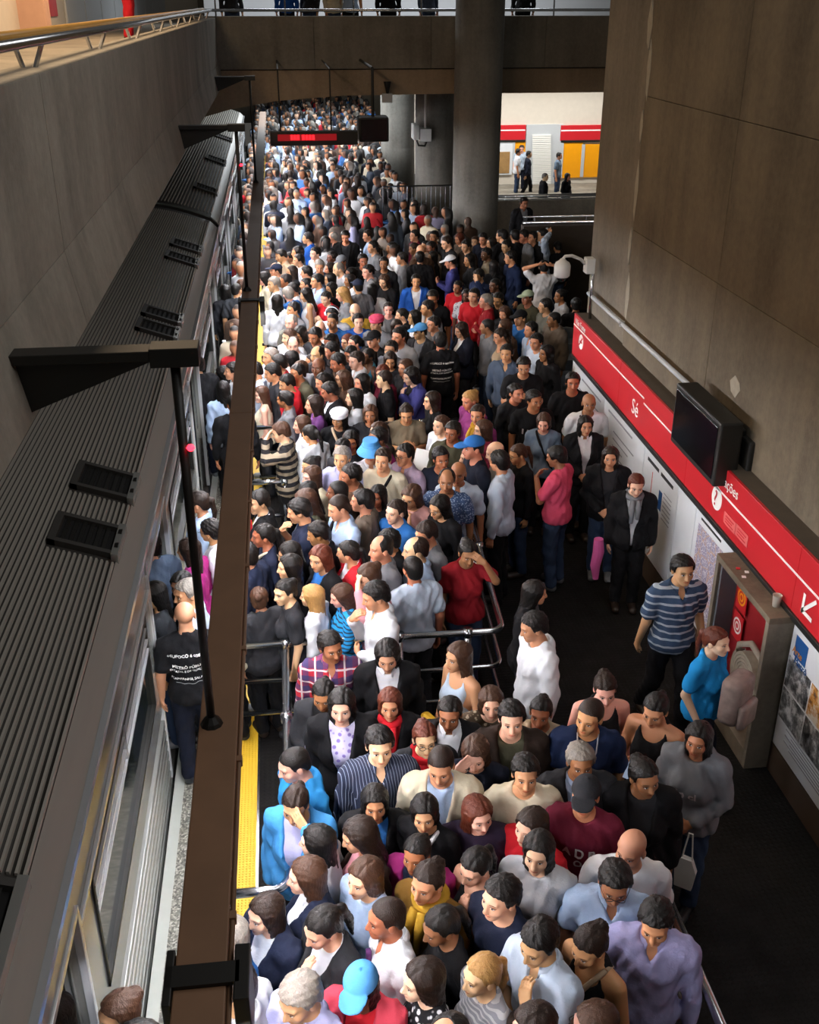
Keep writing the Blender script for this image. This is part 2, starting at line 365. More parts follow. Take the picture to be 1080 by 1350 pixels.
# ================================================================== THE HANGING LIGHT TROUGH
BX0, BX1, BZ0, BZ1 = -0.565, -0.365, 2.50, 2.62
tr = thing('light_trough', 'long brown steel light trough hanging above the platform edge', 'light fixture', (-0.46, 20, 2.5))
for a, b in ((0.8, 9.1), (9.1, 18.2), (18.2, 27.3), (27.3, 38.0)):
    MB().box(BX0, BX1, a, b - .004, BZ0 + .02, BZ1, 0.006).box(BX0, BX0 + .012, a, b - .004, BZ0 - .13, BZ0 + .03).box(BX1 - .012, BX1, a, b - .004, BZ0 - .005, BZ0 + .03).build('channel', M_BROWN, tr)
MB().tube([(BX1 + .012, 0.8, BZ1 - .03), (BX1 + .012, 38, BZ1 - .03)], 0.011, 6).build('conduit', M_BROWN, tr, True)
for k in range(36):
    MB().box(BX1, BX1 + .028, 1.2 + k * 1.0, 1.24 + k * 1.0, BZ1 - .05, BZ1 - .01).build('clip', M_BROWN, tr)
for k in range(25):
    y0 = 1.0 + k * 1.48
    t = MB().tube([(-0.47, y0, BZ0 - .012), (-0.47, y0 + 1.36, BZ0 - .012)], 0.019, 8).build('tube', M_TUBE, tr, True)
for lab, yy in (('pair of black boxes clamped to the near end of the trough', 2.78), ('pair of black boxes clamped to the trough halfway along the crowd', at(331, 402, z=2.6).y)):
    ls = thing('clamped_box', lab, 'speaker', (-0.46, yy, 2.4))
    MB().box(BX0 - .035, BX0 - .002, yy, yy + .26, 2.38, 2.64, .005).build('left_box', M_BLACK, ls)
    MB().box(BX1 + .03, BX1 + .09, yy, yy + .26, 2.34, 2.64, .005).build('right_box', M_BLACK, ls)
    MB().box(BX0 - .03, BX1 + .05, yy + .08, yy + .18, 2.622, 2.64).build('strap', M_BLACK, ls)
for yy, lab, led in ((4.50, 'black gusset bracket with hanger rod nearest the camera', True), (13.6, 'middle black gusset bracket with hanger rod over the train', True), (22.6, 'far black gusset bracket with hanger rod by the cross bridge', False)):
    b = thing('hanger_bracket', lab, 'bracket', (-1.18, yy, 4.5))
    MB().box(-1.20, -0.42, yy - .06, yy + .06, 4.60, 4.645, .004).build('arm', M_BLACK, b)
    MB().box(-0.60, -0.39, yy - .065, yy + .065, 4.57, 4.655, .004).build('end_cap', M_BLACK, b)
    MB().prism([(-1.20, 4.60), (-0.56, 4.60), (-1.17, 4.36), (-1.20, 4.36)], 'y', yy - .012, yy + .012).build('gusset', M_BLACK, b)
    MB().tube([(-0.50, yy, 4.60), (-0.50, yy, 2.60)], 0.022, 8).build('rod', M_BLACK, b, True)
    MB().lathe([(.06, 0), (.05, .02), (.025, .05)], (-0.50, yy, 2.62), 10).build('foot', M_BLACK, b)
    if led:
        zz = 4.18
        MB().lathe([(.012, -.012), (.02, 0), (.012, .014)], (-0.50 + .035, yy - .03, zz), 10).build('signal_lamp', plain('red_signal', '#440000', 0.3, emit='#ff2030', es=9.0) if 'red_signal' not in MATS else MATS['red_signal'], b, True)

# ================================================================== TRAIN
TX = -1.20                                      # side of the cars
roof = [(TX, 2.20), (TX - .055, 2.265), (-1.33, 2.335)]
rib_prof = [(-1.33 - t * 1.27, 2.335 + .30 * math.sin(t * math.pi / 2)) for t in [i / 34 for i in range(35)]]
def rz(x): t = min(1, max(0, (-1.33 - x) / 1.27)); return 2.335 + .30 * math.sin(t * math.pi / 2)
left = [(-5.2 - x, z) for x, z in reversed(roof + rib_prof[::4])]
outer = roof + rib_prof[::4] + left
VENT = []
def car(ya, yb, lab, doors, vents, detail):
    c = thing('subway_car', lab, 'train', (-2.6, ya, -0.9))
    sd = MB(); sd.v = [(x, ya, z) for x, z in roof] + [(x, yb, z) for x, z in roof]; sd.f = [(i, i + 1, 4 + i, 3 + i) for i in range(2)]
    smooth_angle(sd.build('cant_rail', M_TSHO, c), 60)
    sh = MB(); top_ = outer[2:]; n = len(top_); sh.v = [(x, ya, z) for x, z in top_] + [(x, yb, z) for x, z in top_]
    sh.f = [(i, i + 1, n + i + 1, n + i) for i in range(n - 1)]
    smooth_angle(sh.build('roof', M_TROOF, c), 60)
    def clear(y0, y1, x):                       # pieces of a rib between the vents
        segs = [(y0, y1)]
        for vy0, vy1 in vents:
            if -1.80 < x < -1.28:
                nn = []
                for a, b in segs:
                    if vy1 <= a or vy0 >= b: nn.append((a, b)); continue
                    if vy0 - .06 > a: nn.append((a, vy0 - .06))
                    if vy1 + .06 < b: nn.append((vy1 + .06, b))
                segs = nn
        return segs
    for k in range(34 if detail else 20):
        x = -1.345 - k * (0.036 if detail else 0.06); z = rz(x); rb = MB()
        for a, b in clear(ya + .25, yb - .25, x):
            rb.prism([(x - .011, z - .01), (x + .011, z - .012), (x + .007, z + .016), (x - .007, z + .018)], 'y', a, b)
        rb.build('roof_rib', M_TRIB, c)
    for vy0, vy1 in vents:
        v = MB(); x0, x1 = -1.79, -1.36; za, zb = rz(x0) + .035, rz(x1) + .035
        def q(xa, xb, a, b, t): v.prism([(xa, rz(xa) - .02), (xb, rz(xb) - .02), (xb, rz(xb) + t), (xa, rz(xa) + t)], 'y', a, b)
        q(x0, x1, vy0, vy0 + .05, .05); q(x0, x1, vy1 - .05, vy1, .05); q(x0, x0 + .05, vy0, vy1, .05)
        vo = v.build('vent', M_TROOF, c)
        v = MB(); q(x1, x1 + .05, vy0 - .02, vy1 + .02, .055); v.build('vent_plate', M_TSIDE, vo)
        for s_ in (.12, .34): MB().box(x1 + .012, x1 + .038, vy0 + s_ - .03, vy0 + s_ + .03, rz(x1) + .04, rz(x1) + .058).build('dark_hole', M_BLACK, vo)  # black blocks drawn for the dark holes in the plate
        MB().prism([(x0 + .03, rz(x0)), (x1, rz(x1)), (x1, rz(x1) + .006), (x0 + .03, rz(x0) + .012)], 'y', vy0 + .03, vy1 - .03).build('vent_opening', M_DARK, vo)
        for i in range(6):
            xs_ = x0 + .07 + i * .055; s_ = MB().prism([(xs_, rz(xs_) + .01), (xs_ + .03, rz(xs_) + .005), (xs_ + .035, rz(xs_) + .022), (xs_ + .005, rz(xs_) + .028)], 'y', vy0 + .05, vy1 - .05).build('vent_slat', M_BLACK, vo)
    # side: bands of panels between the doors
    MB().prism([(TX + .005, 2.17), (TX + .035, 2.185), (TX + .03, 2.215), (TX - .01, 2.215)], 'y', ya, yb).build('gutter', M_TBRIGHT, c)
    edges = [ya] + [e for d in doors for e in d] + [yb]
    for i in range(0, len(edges), 2):
        a, b = edges[i], edges[i + 1]
        if b - a < .2: continue
        wa, wb = a + .38, b - .32
        pn = MB().box(TX - .06, TX, a, b, 1.80, 2.19).box(TX - .06, TX, a, b, 0.70, 0.98)
        if wb - wa > .5: pn.box(TX - .06, TX, a, wa, .98, 1.80).box(TX - .06, TX, wb, b, .98, 1.80)
        else: pn.box(TX - .06, TX, a, b, .98, 1.80)
        pn.build('side_panel', M_TSIDE, c)
        MB().box(TX, TX + .022, a + .02, b - .02, 1.83, 1.865, .004).build('upper_moulding', M_TBRIGHT, c)
        for k in range(9): MB().box(TX - .05, TX + .012, a, b, -.30 + k * .105, -.30 + k * .105 + .07, .01).build('corrugation', M_TSIDE, c)
        MB().box(TX - .06, TX - .02, a, b, -1.0, .70).build('lower_panel', M_TROOF, c)
        if wb - wa > .5:
            w = MB()
            w.box(TX - .03, TX + .012, wa, wb, 1.765, 1.80).box(TX - .03, TX + .012, wa, wb, .98, 1.01).box(TX - .03, TX + .012, wa, wa + .035, .98, 1.80).box(TX - .03, TX + .012, wb - .035, wb, .98, 1.80)
            wo = w.build('window', M_BLACK, c)
            MB().box(TX - .028, TX - .018, wa + .03, wb - .03, 1.0, 1.78).build('pane', M_GLASS, wo)
            for zz in (1.52, 1.60, 1.70): MB().box(TX - .02, TX + .016, wa + .03, wb - .03, zz, zz + .018).build('sash_bar', M_TBRIGHT, wo)
            MB().box(TX - .02, TX + .016, (wa + wb) / 2 - .02, (wa + wb) / 2 + .02, 1.52, 1.78).build('mullion', M_TBRIGHT, wo)
    for a, b in doors:
        if b - a < .3: continue
        MB().box(TX - .05, TX + .01, a, b, 1.96, 2.19).build('door_header', M_TSIDE, c)
        MB().box(TX - .02, TX + .022, a - .03, a + .012, 0, 1.98, .004).box(TX - .02, TX + .022, b - .012, b + .03, 0, 1.98, .004).box(TX - .02, TX + .022, a, b, 1.94, 1.98, .004).build('door_frame', M_TBRIGHT, c)
        for s0, s1 in ((a + .01, a + .24), (b - .24, b - .01)):   # leaves slid back into the wall
            lf = MB().box(TX - .075, TX - .055, s0, s1, .02, 1.94).build('door_leaf', M_TSIDE, c)
            MB().box(TX - .054, TX - .050, s0 + .05, s1 - .05, .9, 1.75, .002).build('door_pane', M_GLASS, lf)
        MB().box(TX - .08, TX + .01, a, b, -1.0, -.015).build('threshold', M_TROOF, c)
    MB().box(-4.0, TX - .08, ya, yb, -.25, -.012).build('car_floor', plain('car_floor_grey', '#55544f', 0.6) if 'car_floor_grey' not in MATS else MATS['car_floor_grey'], c)
    MB().box(-4.06, -4.0, ya, yb, -1.0, 2.2).build('far_side', M_TSIDE, c)
    for yy in (ya, yb - .05):
        MB().prism([(-3.98, -.9), (TX - .07, -.9)] + [(x, z - .03) for x, z in outer if True], 'y', yy, yy + .05).build('end_wall', M_TROOF, c)
    for yl in np.arange(ya + 1, yb - 1.2, 1.9):
        MB().box(-2.7, -2.45, float(yl), float(yl) + 1.2, 2.18, 2.21).build('saloon_lamp', MATS.get('saloon_light') or plain('saloon_light', '#ffffff', 0.4, emit='#eef4e6', es=2.2), c)
car(-0.6, 20.05, 'ribbed steel subway car with open doors nearest the camera', [(-0.6, -0.55), (2.62, 3.94), (7.30, 8.72), (11.95, 13.35), (16.6, 18.0)], [(2.85, 3.75), (6.90, 7.36), (7.86, 8.34), (12.35, 12.80), (13.0, 13.4), (16.2, 16.65), (17.1, 17.6)], True)
car(20.45, 41.0, 'second ribbed steel subway car further along the platform', [(22.6, 24.0), (27.2, 28.6), (31.8, 33.2), (36.5, 37.9)], [(22.8, 23.4), (27.2, 27.9), (31.9, 32.6)], False)
gw = thing('gangway', 'dark gangway joint between the two subway cars', 'gangway', (-2.6, 20.2, 0))
MB().prism([(x * .98 - .05, z - .08) for x, z in outer] + [(-3.9, -.8), (-1.3, -.8)], 'y', 20.05, 20.45).build('bellows', M_BLACK, gw)

# ================================================================== QUEUE BARRIERS
RB = 0.030
def barrier(label, path, heights, posts, r=RB, corner=0.12):
    b = thing('queue_barrier', label, 'barrier', (path[0][0], path[0][1], 0))
    for i, h in enumerate(heights):
        MB().tube(arc_path([(x, y, h) for x, y in path], corner), r if i == 0 else r * .8, 10).build('rail', M_STEEL, b, True)
    for x, y in posts:
        p = MB().tube([(x, y, 0), (x, y, heights[0])], r * 1.05, 10).build('post', M_STEEL, b, True)
        MB().lathe([(r * 1.5, -.035), (r * 1.5, .035)], (x, y, heights[0]), 12).build('collar', M_STEEL, p, True)
        MB().lathe([(.06, 0), (.06, .012)], (x, y, 0), 12).build('base_plate', M_STEEL, p, True)
    return b
barrier('steel queue rail crossing in front of the plaid shirt and turning back', [(-0.58, 7.64), (1.73, 7.62), (1.84, 10.15)], [1.05, 0.68, 0.34], [(-0.16, 7.64), (0.82, 7.63), (1.42, 7.625), (1.80, 9.2)])
barrier('steel rail beside the yellow tactile strip with rounded near end', [(-0.56, 4.86), (-0.17, 4.86), (-0.165, 7.50)], [1.05, 0.55], [(-0.168, 5.3), (-0.166, 6.6)], corner=.14)
barrier('steel cross rail behind the striped sweater', [(-0.47, 12.75), (1.70, 12.70)], [1.05, 0.70, 0.35], [(-0.1, 12.74), (0.85, 12.72), (1.66, 12.70)])
barrier('short steel rail with end post in front of the striped sweater', [(-0.50, 11.02), (-0.12, 11.02)], [1.05, 0.62], [(-0.13, 11.02)])
barrier('steel cross rail under the red tee with phone', [(-0.45, 17.55), (1.75, 17.5)], [1.05, 0.70, 0.35], [(-0.05, 17.54), (0.85, 17.52), (1.7, 17.5)])
barrier('farthest steel cross rail deep in the crowd', [(-0.45, 23.2), (1.75, 23.2)], [1.05, 0.70], [(0.0, 23.2), (1.7, 23.2)])
barrier('long steel rail along the dark aisle by the lilac shirt', [(2.10, 2.4), (2.14, 4.95)], [1.05, 0.62], [(2.105, 2.9), (2.135, 4.75)])
# bar fence in front of the second column
fn = thing('bar_fence', 'low fence of steel bars in front of the second column', 'fence', (3.5, 27.2, 0))
fa = at(505, 246, y=27.2); fb = at(600, 246, y=27.2)
for z in (0.12, fa.z): MB().tube([(fa.x, 27.2, z), (fb.x, 27.2, z)], 0.022, 6).build('rail', M_STEEL, fn)
for k in range(16):
    x = fa.x + (fb.x - fa.x) * k / 15
    MB().tube([(x, 27.2, 0), (x, 27.2, fa.z)], 0.02 if k % 5 == 0 else 0.011, 6).build('bar', M_STEEL, fn)

# ================================================================== SIGN WALL
BZ_T, BZ_B, BZ_L = 2.14, 1.57, 1.915
band = thing('sign_band', 'long red sign band with white lettering on the right wall', 'sign', (XW, 9, BZ_B))
ends = [-1.5, 2.0, 4.4, 6.85, 9.3, 11.6, 13.75]
for a, b in zip(ends, ends[1:]):
    MB().box(XW - .03, XW, a + .002, b - .002, BZ_B, BZ_T, .003).build('red_panel', M_RED, band)
LZ = (1.865, 1.885, 1.93, 1.985)
for k, (a, b) in enumerate(zip([-1.5, 6.2, 8.6, 10.7], [6.195, 8.595, 10.695, 13.74])):
    MB().box(XW - .034, XW - .028, a, b, LZ[k], LZ[k] + .018).build('white_line', M_WPRINT, band)
MB().box(XW - .05, XW, -1.5, 13.75, BZ_B - .055, BZ_B, .004).build('black_ledge', M_BLACK, band)
XF = XW - .034
def disc(y, z, r, m, name, x=XF):
    o = MB(); n = 28; o.v = [(x, y + r * math.cos(2 * math.pi * i / n), z + r * math.sin(2 * math.pi * i / n)) for i in range(n)] + [(x + .004, y + r * math.cos(2 * math.pi * i / n), z + r * math.sin(2 * math.pi * i / n)) for i in range(n)]
    o.f = [tuple(range(n)), tuple(range(2 * n - 1, n - 1, -1))] + [(i, n + i, n + (i + 1) % n, (i + 1) % n) for i in range(n)]
    return o.build(name, m, band)
wall_text('Não Fume', .115, (XF, 13.66, 2.025), M_WPRINT, band)
p = at(766, 451, x=XF); disc(p.y, p.z, .10, M_WPRINT, 'no_smoking_disc')
MB().prism([(p.y + .06, p.z - .06), (p.y + .075, p.z - .045), (p.y - .06, p.z + .075), (p.y - .075, p.z + .06)], 'x', XF - .004, XF).build('slash', M_RED, band)
MB().box(XF - .004, XF, p.y - .05, p.y + .05, p.z - .012, p.z + .012).build('cigarette', M_RED, band)
p = at(833, 543, x=XF); wall_text('Sé', .25, (XF, p.y + .02, p.z), M_WPRINT, band)
p = at(945, 657, x=XF); disc(p.y, p.z, .115, M_WPRINT, 'question_disc'); wall_text('?', .22, (XF - .005, p.y + .055, p.z - .075), M_RED, band)
p = at(971, 652, x=XF); wall_text('Informações', .14, (XF, p.y + .66, BZ_L + .06), M_WPRINT, band)
pk = plain('pale_red_print', '#dd6a66', 0.45)
for u, v in ((962, 689), (978, 706)):
    p = at(u, v, x=XF); MB().box(XF - .002, XF, p.y - .13, p.y + .13, p.z - .055, p.z + .055).build('service_box', pk, band)
    for k in range(3): MB().box(XF - .004, XF - .001, p.y - .09 + .03 * (k % 2), p.y + .09, p.z - .035 + k * .028, p.z - .022 + k * .028).build('print_line', M_RED, band)
p = at(1066, 800, x=XF)                          # arrow pointing down left
def stroke(a, b, w):
    a = Vector((p.y - a[0], p.z + a[1])); b = Vector((p.y - b[0], p.z + b[1])); d = (b - a).normalized(); q = Vector((-d.y, d.x)) * w
    MB().prism([tuple(a + q), tuple(b + q), tuple(b - q), tuple(a - q)], 'x', XF - .002, XF).build('arrow_stroke', M_WPRINT, band)
stroke((.10, .10), (-.08, -.08), .017); stroke((-.08, .07), (-.08, -.10), .017); stroke((-.10, -.08), (.08, -.08), .017)
p = at(1092, 832, x=XF); disc(p.y, p.z, .12, M_WPRINT, 'white_ring'); disc(p.y, p.z, .10, M_RED, 'ring_centre', XF - .003)

# boards below the band
def printed(name, stops, scale, kind='noise'):
    m, nt, b = new_mat(name); N = NT(nt); co = N.coord('Object')
    if kind == 'map':
        v = N.n('ShaderNodeTexVoronoi', feature='DISTANCE_TO_EDGE'); v.inputs['Scale'].default_value = scale; N.l(co, v.inputs['Vector'])
        v2 = N.n('ShaderNodeTexVoronoi', feature='DISTANCE_TO_EDGE'); v2.inputs['Scale'].default_value = scale * .28; N.l(co, v2.inputs['Vector'])
        c = N.ramp(v.outputs['Distance'], [(0.02, lin('#d9d6dc')), (0.09, lin('#8f8aa6'))])
        N.l(N.mix(N.ramp(v2.outputs['Distance'], [(0.02, 1.0), (0.05, 0.0)]), c, lin('#c0a08a')), b.inputs['Base Color'])
    else: N.l(N.ramp(N.noise(scale, co, 6, .7), stops), b.inputs['Base Color'])
    b.inputs['Roughness'].default_value = .4; return m
M_MAP = printed('city_map', None, 26, 'map')
M_BW = printed('monochrome_photo', [(0.38, lin('#17181a')), (0.5, lin('#6d7073')), (0.62, lin('#cfd1d2'))], 9)
M_CP = printed('colour_photo', [(0.35, lin('#23304a')), (0.48, lin('#c98a2c')), (0.6, lin('#d8d2c4'))], 8)
XB = XW - .016
def board(label, y0, y1, z0=.30, z1=1.50):
    b = thing('info_board', label, 'notice board', (XW, (y0 + y1) / 2, z0))
    MB().box(XB, XW, y0 + .006, y1 - .006, z0, z1, .004).build('panel', M_WHITE, b); return b
def bar(b, y0, y1, z0, z1, m, name='print_line'): return MB().box(XB - .002, XB + .001, y0, y1, z0, z1).build(name, m, b)
b = board('white notice board at the far end under the no smoking sign', 12.15, 13.72); bar(b, 12.3, 13.2, 1.36, 1.385, M_GPRINT)
for k in range(8): bar(b, 12.35 + .2 * (k % 3), 13.3, 1.2 - k * .09, 1.215 - k * .09, M_GPRINT)
b = board('white notice board partly hidden behind the black tee', 10.55, 12.15); bar(b, 11.0, 11.95, 1.38, 1.405, M_GPRINT)
for k in range(8): bar(b, 10.9 + .2 * (k % 3), 11.7, 1.2 - k * .09, 1.215 - k * .09, M_GPRINT)
b = board('white transit notice board with small blue picture under the station name', 9.45, 10.55)
bar(b, 10.05, 10.42, 1.37, 1.41, M_BPRINT, 'heading'); bar(b, 9.6, 9.98, 1.37, 1.41, M_BPRINT, 'heading'); bar(b, 9.88, 9.98, .98, 1.20, M_BLUEP, 'picture'); bar(b, 10.22, 10.235, .55, 1.3, M_RED, 'route_line'); bar(b, 10.05, 10.25, .93, .96, M_BPRINT, 'bar')
for k in range(7): bar(b, 9.6, 9.84, 1.22 - k * .05, 1.23 - k * .05, M_GPRINT)
b = board('blank white board between the notices and the street map', 8.95, 9.45)
b = board('white board with a dense violet street map', 8.03, 8.95); bar(b, 8.3, 8.8, 1.42, 1.445, M_BPRINT, 'heading'); bar(b, 8.06, 8.85, .34, 1.36, M_MAP, 'street_map')
b = board('white exhibition board with four photographs nearest the camera', 4.2, 6.78, .30, 1.49)
def pxb(u, v): p = at(u, v, x=XB - .003); return p.y, p.z
y, z = pxb(1056, 858)
bar(b, y - .10, y + .10, z - .10, z + .09, M_BLUEP, 'logo_square'); wall_text('Arte', .085, (XB - .005, y + .12, z - .075), plain('orange_print', '#d98a3a', .5), b); wall_text('Metrô', .085, (XB - .005, y + .07, z - .15), M_BLUEP, b)
bar(b, 4.6, 6.22, z - .10, z + .05, plain('pale_green_print', '#c3cdca', .5), 'title_box'); wall_text('Estação', .12, (XB - .005, 6.17, z - .07), M_BPRINT, b)
py, pz = pxb(1051, 900)
for k, (oy, oz, m) in enumerate(((0, 0, M_BW), (0, -.31, M_BW), (-.40, 0, M_CP), (-.40, -.31, M_BW))):
    bar(b, py + oy - .19, py + oy + .19, pz + oz - .145, pz + oz + .145, m, 'photograph')
for k in range(6): bar(b, 5.4, 6.6 - .1 * (k % 2), .56 - k * .03, .57 - k * .03, M_GPRINT)

# fire hose cabinet
NX0, NY0, NY1, NZ0, NZ1 = 3.73, 6.80, 7.92, .12, 1.53
hc = thing('hose_cabinet', 'concrete fire hose cabinet standing out from the sign wall', 'hose cabinet', (3.75, 7.4, 0))
MB().box(NX0, XW, NY0, NY1, NZ1 - .06, NZ1, .004).build('top_slab', M_CONCW, hc)
MB().box(NX0, XW, NY0, NY0 + .06, 0, NZ1 - .06, .004).build('side_slab', M_CONC, hc)
MB().box(NX0, XW, NY1 - .06, NY1, 0, NZ1 - .06, .004).build('side_slab', M_CONC, hc)
MB().box(NX0, XW, NY0 + .06, NY1 - .06, 0, NZ0 + .05, .004).build('bottom_slab', M_CONC, hc)
MB().box(XW - .03, XW, NY0 + .06, NY1 - .06, NZ0, NZ1 - .06).build('back_panel', plain('dark_red_back', '#8d1820', .5, var=.2), hc)
MB().box(NX0 + .03, XW - .03, NY1 - .09, NY1 - .06, NZ0, NZ1 - .06).build('inner_panel', M_STAIR, hc)
def plate(name, u, v, m, ring):
    p = at(u, v, x=XW - .06); o = MB().box(XW - .06, XW - .05, p.y - .10, p.y + .10, p.z - .13, p.z + .13, .003).build(name, M_RED, hc)
    MB().lathe([(.075, -.002), (.075, .002)], (0, 0, 0), 20)
    n = 24
    for i, r in enumerate((.08, .06, .042, .024)):
        q = MB(); q.v = [(XW - .0615 - i * .0006, p.y + r * math.cos(2 * math.pi * k / n), p.z + .01 + r * math.sin(2 * math.pi * k / n)) for k in range(n)]; q.f = [tuple(range(n))]
        q.build('ring', m if i % 2 == 0 else M_RED, o)
plate('hose_sign', 978, 789, M_ORANGE, True); plate('hose_sign', 972, 826, M_WPRINT, True)
pts = []; _h = at(985, 893, x=3.80); cx, cy, cz = 3.80, _h.y, _h.z
for i in range(150):
    a = i * .30; r = .025 + a * .0050
    pts.append((cx, cy + r * math.cos(a), cz + r * math.sin(a)))
hz = MB(); n0 = 0
for i, q in enumerate(pts):
    d = (Vector(q) - Vector((cx, cy, cz))).normalized() * .012
    hz.v += [(cx - .045, q[1] - d.y, q[2] - d.z), (cx - .045, q[1] + d.y, q[2] + d.z), (cx + .045, q[1] + d.y, q[2] + d.z), (cx + .045, q[1] - d.y, q[2] - d.z)]
    if i:
        a = (i - 1) * 4
        hz.f += [(a + k, a + (k + 1) % 4, a + 4 + (k + 1) % 4, a + 4 + k) for k in range(4)]
ho = thing('fire_hose', 'flat canvas fire hose rolled up inside the concrete cabinet', 'fire hose', (cx, cy, .5))
hz.build('hose_roll', M_HOSE, ho)
MB().tube([(cx, cy + .25, cz + .02), (cx, cy + .22, cz + .20), (cx + .02, cy + .05, cz + .31), (cx + .04, cy - .12, cz + .26), (cx + .05, cy - .20, cz + .05)], .03, 8).build('hose_tail', M_HOSE, ho, True)
c = thing('plastic_cup', 'crumpled clear plastic cup left on top of the hose cabinet', 'cup', (3.86, 6.98, NZ1))
MB().lathe([(.028, 0), (.038, .10), (.040, .105), (.036, .10), (.026, .006)], (3.86, 6.98, NZ1), 14).build('cup', plain('cloudy_plastic', '#c9c3b4', .35), c, True)
for k, (dx, dy, m) in enumerate(((3.80, 7.62, M_RED), (3.85, 7.55, M_WPRINT), (3.79, 7.47, M_WPRINT))):
    tag(MB().prism([(dx - .02, dy - .014), (dx + .015, dy - .02), (dx + .022, dy + .01), (dx - .01, dy + .02)], 'z', NZ1 + .001, NZ1 + .007).build('paper_scrap', m), ('red candy wrapper scrap on the hose cabinet', 'white paper scrap beside the red wrapper on the hose cabinet', 'white paper scrap nearest the cup on the hose cabinet')[k], 'litter')

# box television on the wall
tv = thing('television', 'black boxy television mounted above the red sign band', 'television', (XC, 9.1, 2.2))
tb = at(888, 500, x=3.80); tn = at(950, 545, x=3.80)
ty1, ty0 = at(888, 540, x=3.80).y, at(947, 590, x=3.80).y; tz1 = at(888, 500, x=3.80).z; tz0 = tz1 - .62
MB().box(3.80, 4.02, ty0, ty1, tz0, tz1, .02).build('housing', M_BLACK, tv)
MB().box(3.792, 3.80, ty0 + .05, ty1 - .05, tz0 + .06, tz1 - .05, .004).build('screen', M_SCREEN, tv)
MB().box(4.02, XC - .01, ty0 + .14, ty1 - .14, tz0 + .12, tz1 - .12, .02).build('tube_back', M_BLACK, tv)
MB().box(XC - .05, XC + .06, ty0 - .04, ty0 + .30, tz0 + .10, tz0 + .44, .02).build('wall_mount', M_BLACK, tv)

# conduit along the ledge, post and dome camera at the wall end
cd = thing('conduit', 'grey conduit running along the foot of the concrete wall', 'pipe', (4.08, 11, 2.3))
p1 = at(772, 383, x=4.06); p2 = at(897, 497, x=4.06)
MB().tube([p1.lerp(p2, .04), (4.06, ty1 + .03, p2.z)], .027, 8).build('pipe', M_GREYP, cd, True)
MB().lathe([(.034, -.03), (.034, .03)], tuple(p1 + (p2 - p1) * .45), 10).build('coupling', M_GREYP, cd)
cc = thing('security_camera', 'white dome security camera on an arm at the wall end', 'camera', (4.0, 13.2, 2.1))
q = at(777, 345, x=4.02)
MB().tube([(4.05, q.y - .12, 2.14), (4.05, q.y - .12, q.z + .05)], .022, 8).build('post', M_STEEL, cc, True)
MB().box(3.93, 4.05, q.y - .2, q.y - .04, q.z - .12, q.z + .08, .012).build('junction_box', M_PLAST, cc)
dc = at(742, 345, y=q.y - .14); jb = Vector((3.93, q.y - .12, q.z + .0))
MB().tube([jb, jb + Vector((-.06, 0, .06)), dc + Vector((.12, 0, .075)), dc + Vector((.03, 0, .07)), dc + Vector((0, 0, .03))], .022, 8).build('arm', M_PLAST, cc, True)
MB().lathe([(.085, -.20), (.105, -.18), (.108, -.05), (.09, -.01), (.05, .015), (.03, .04)], tuple(dc), 24).build('housing', M_PLAST, cc, True)
MB().lathe([(.012, -.265), (.045, -.25), (.062, -.225), (.066, -.20)], tuple(dc), 20).build('dome', M_GLASS, cc, True)

# hanging LED sign and monitor before the bridge, boxes on the column
ld = thing('led_sign', 'hanging black sign with red dot-matrix lettering', 'sign', (.6, 21.9, 3.4))
a = at(356, 174, y=21.9); b_ = at(472, 191, y=21.9)
MB().box(a.x, b_.x, 21.9, 22.1, b_.z, a.z, .01).build('housing', M_BLACK, ld)
l0 = at(366, 177.5, y=21.89); l1 = at(444, 185, y=21.89); MB().box(l0.x, l1.x, 21.885, 21.9, l1.z, l0.z).build('led_matrix', M_LEDD, ld)
for u0, u1 in ((383, 386.5), (387, 390.5), (391, 395), (398, 402), (402.8, 406.5), (407.2, 410.5), (411.2, 415)):
    e0 = at(u0, 178, y=21.88); e1 = at(u1, 184.5, y=21.88); MB().box(e0.x, e1.x, 21.875, 21.885, e1.z, e0.z).build('led_letter', M_LED, ld)
for u in (370, 437): h = at(u, 174, y=22); MB().tube([(h.x, 22, h.z), (h.x, 22.0, 4.8), (h.x, 25.35, 4.8)], .015, 6).build('hanger', M_BLACK, ld)
mo = thing('hanging_monitor', 'black box monitor hanging next to the red LED sign', 'monitor', (1.9, 22, 3.4))
a = at(473, 155, y=22); b_ = at(513, 187, y=22)
MB().box(a.x, b_.x, 22, 22.5, b_.z, a.z, .03).build('housing', M_BLACK, mo); MB().box(a.x + .04, b_.x - .04, 21.99, 22, b_.z + .04, a.z - .04).build('screen', M_SCREEN, mo)
MB().tube([((a.x + b_.x) / 2, 22.2, a.z), ((a.x + b_.x) / 2, 22.2, 4.8), ((a.x + b_.x) / 2, 25.35, 4.8)], .03, 8).build('hanger', M_BLACK, mo)
fb_ = thing('speaker_horn', 'small pale box with dark horn on the bridge face', 'loudspeaker', (2.9, 25.3, 4.1))
a = at(504, 123, y=25.28); b_ = at(517, 135, y=25.28); MB().box(a.x, b_.x, 25.18, 25.38, b_.z, a.z, .01).build('box', M_GREYP, fb_)
MB().lathe([(.03, 0), (.05, .1), (.09, .25)], ((a.x + b_.x) / 2, 25.2, a.z), 10).build('horn', M_BLACK, fb_)
eb = thing('cable_box', 'pair of pale cable boxes with conduit on the second column', 'box', (3.6, 29, 2.5))
a = at(553, 169, y=28.9); b_ = at(568, 186, y=28.9); MB().box(a.x, b_.x, 28.75, 29.3, b_.z, a.z, .02).build('wide_box', M_PLAST, eb)
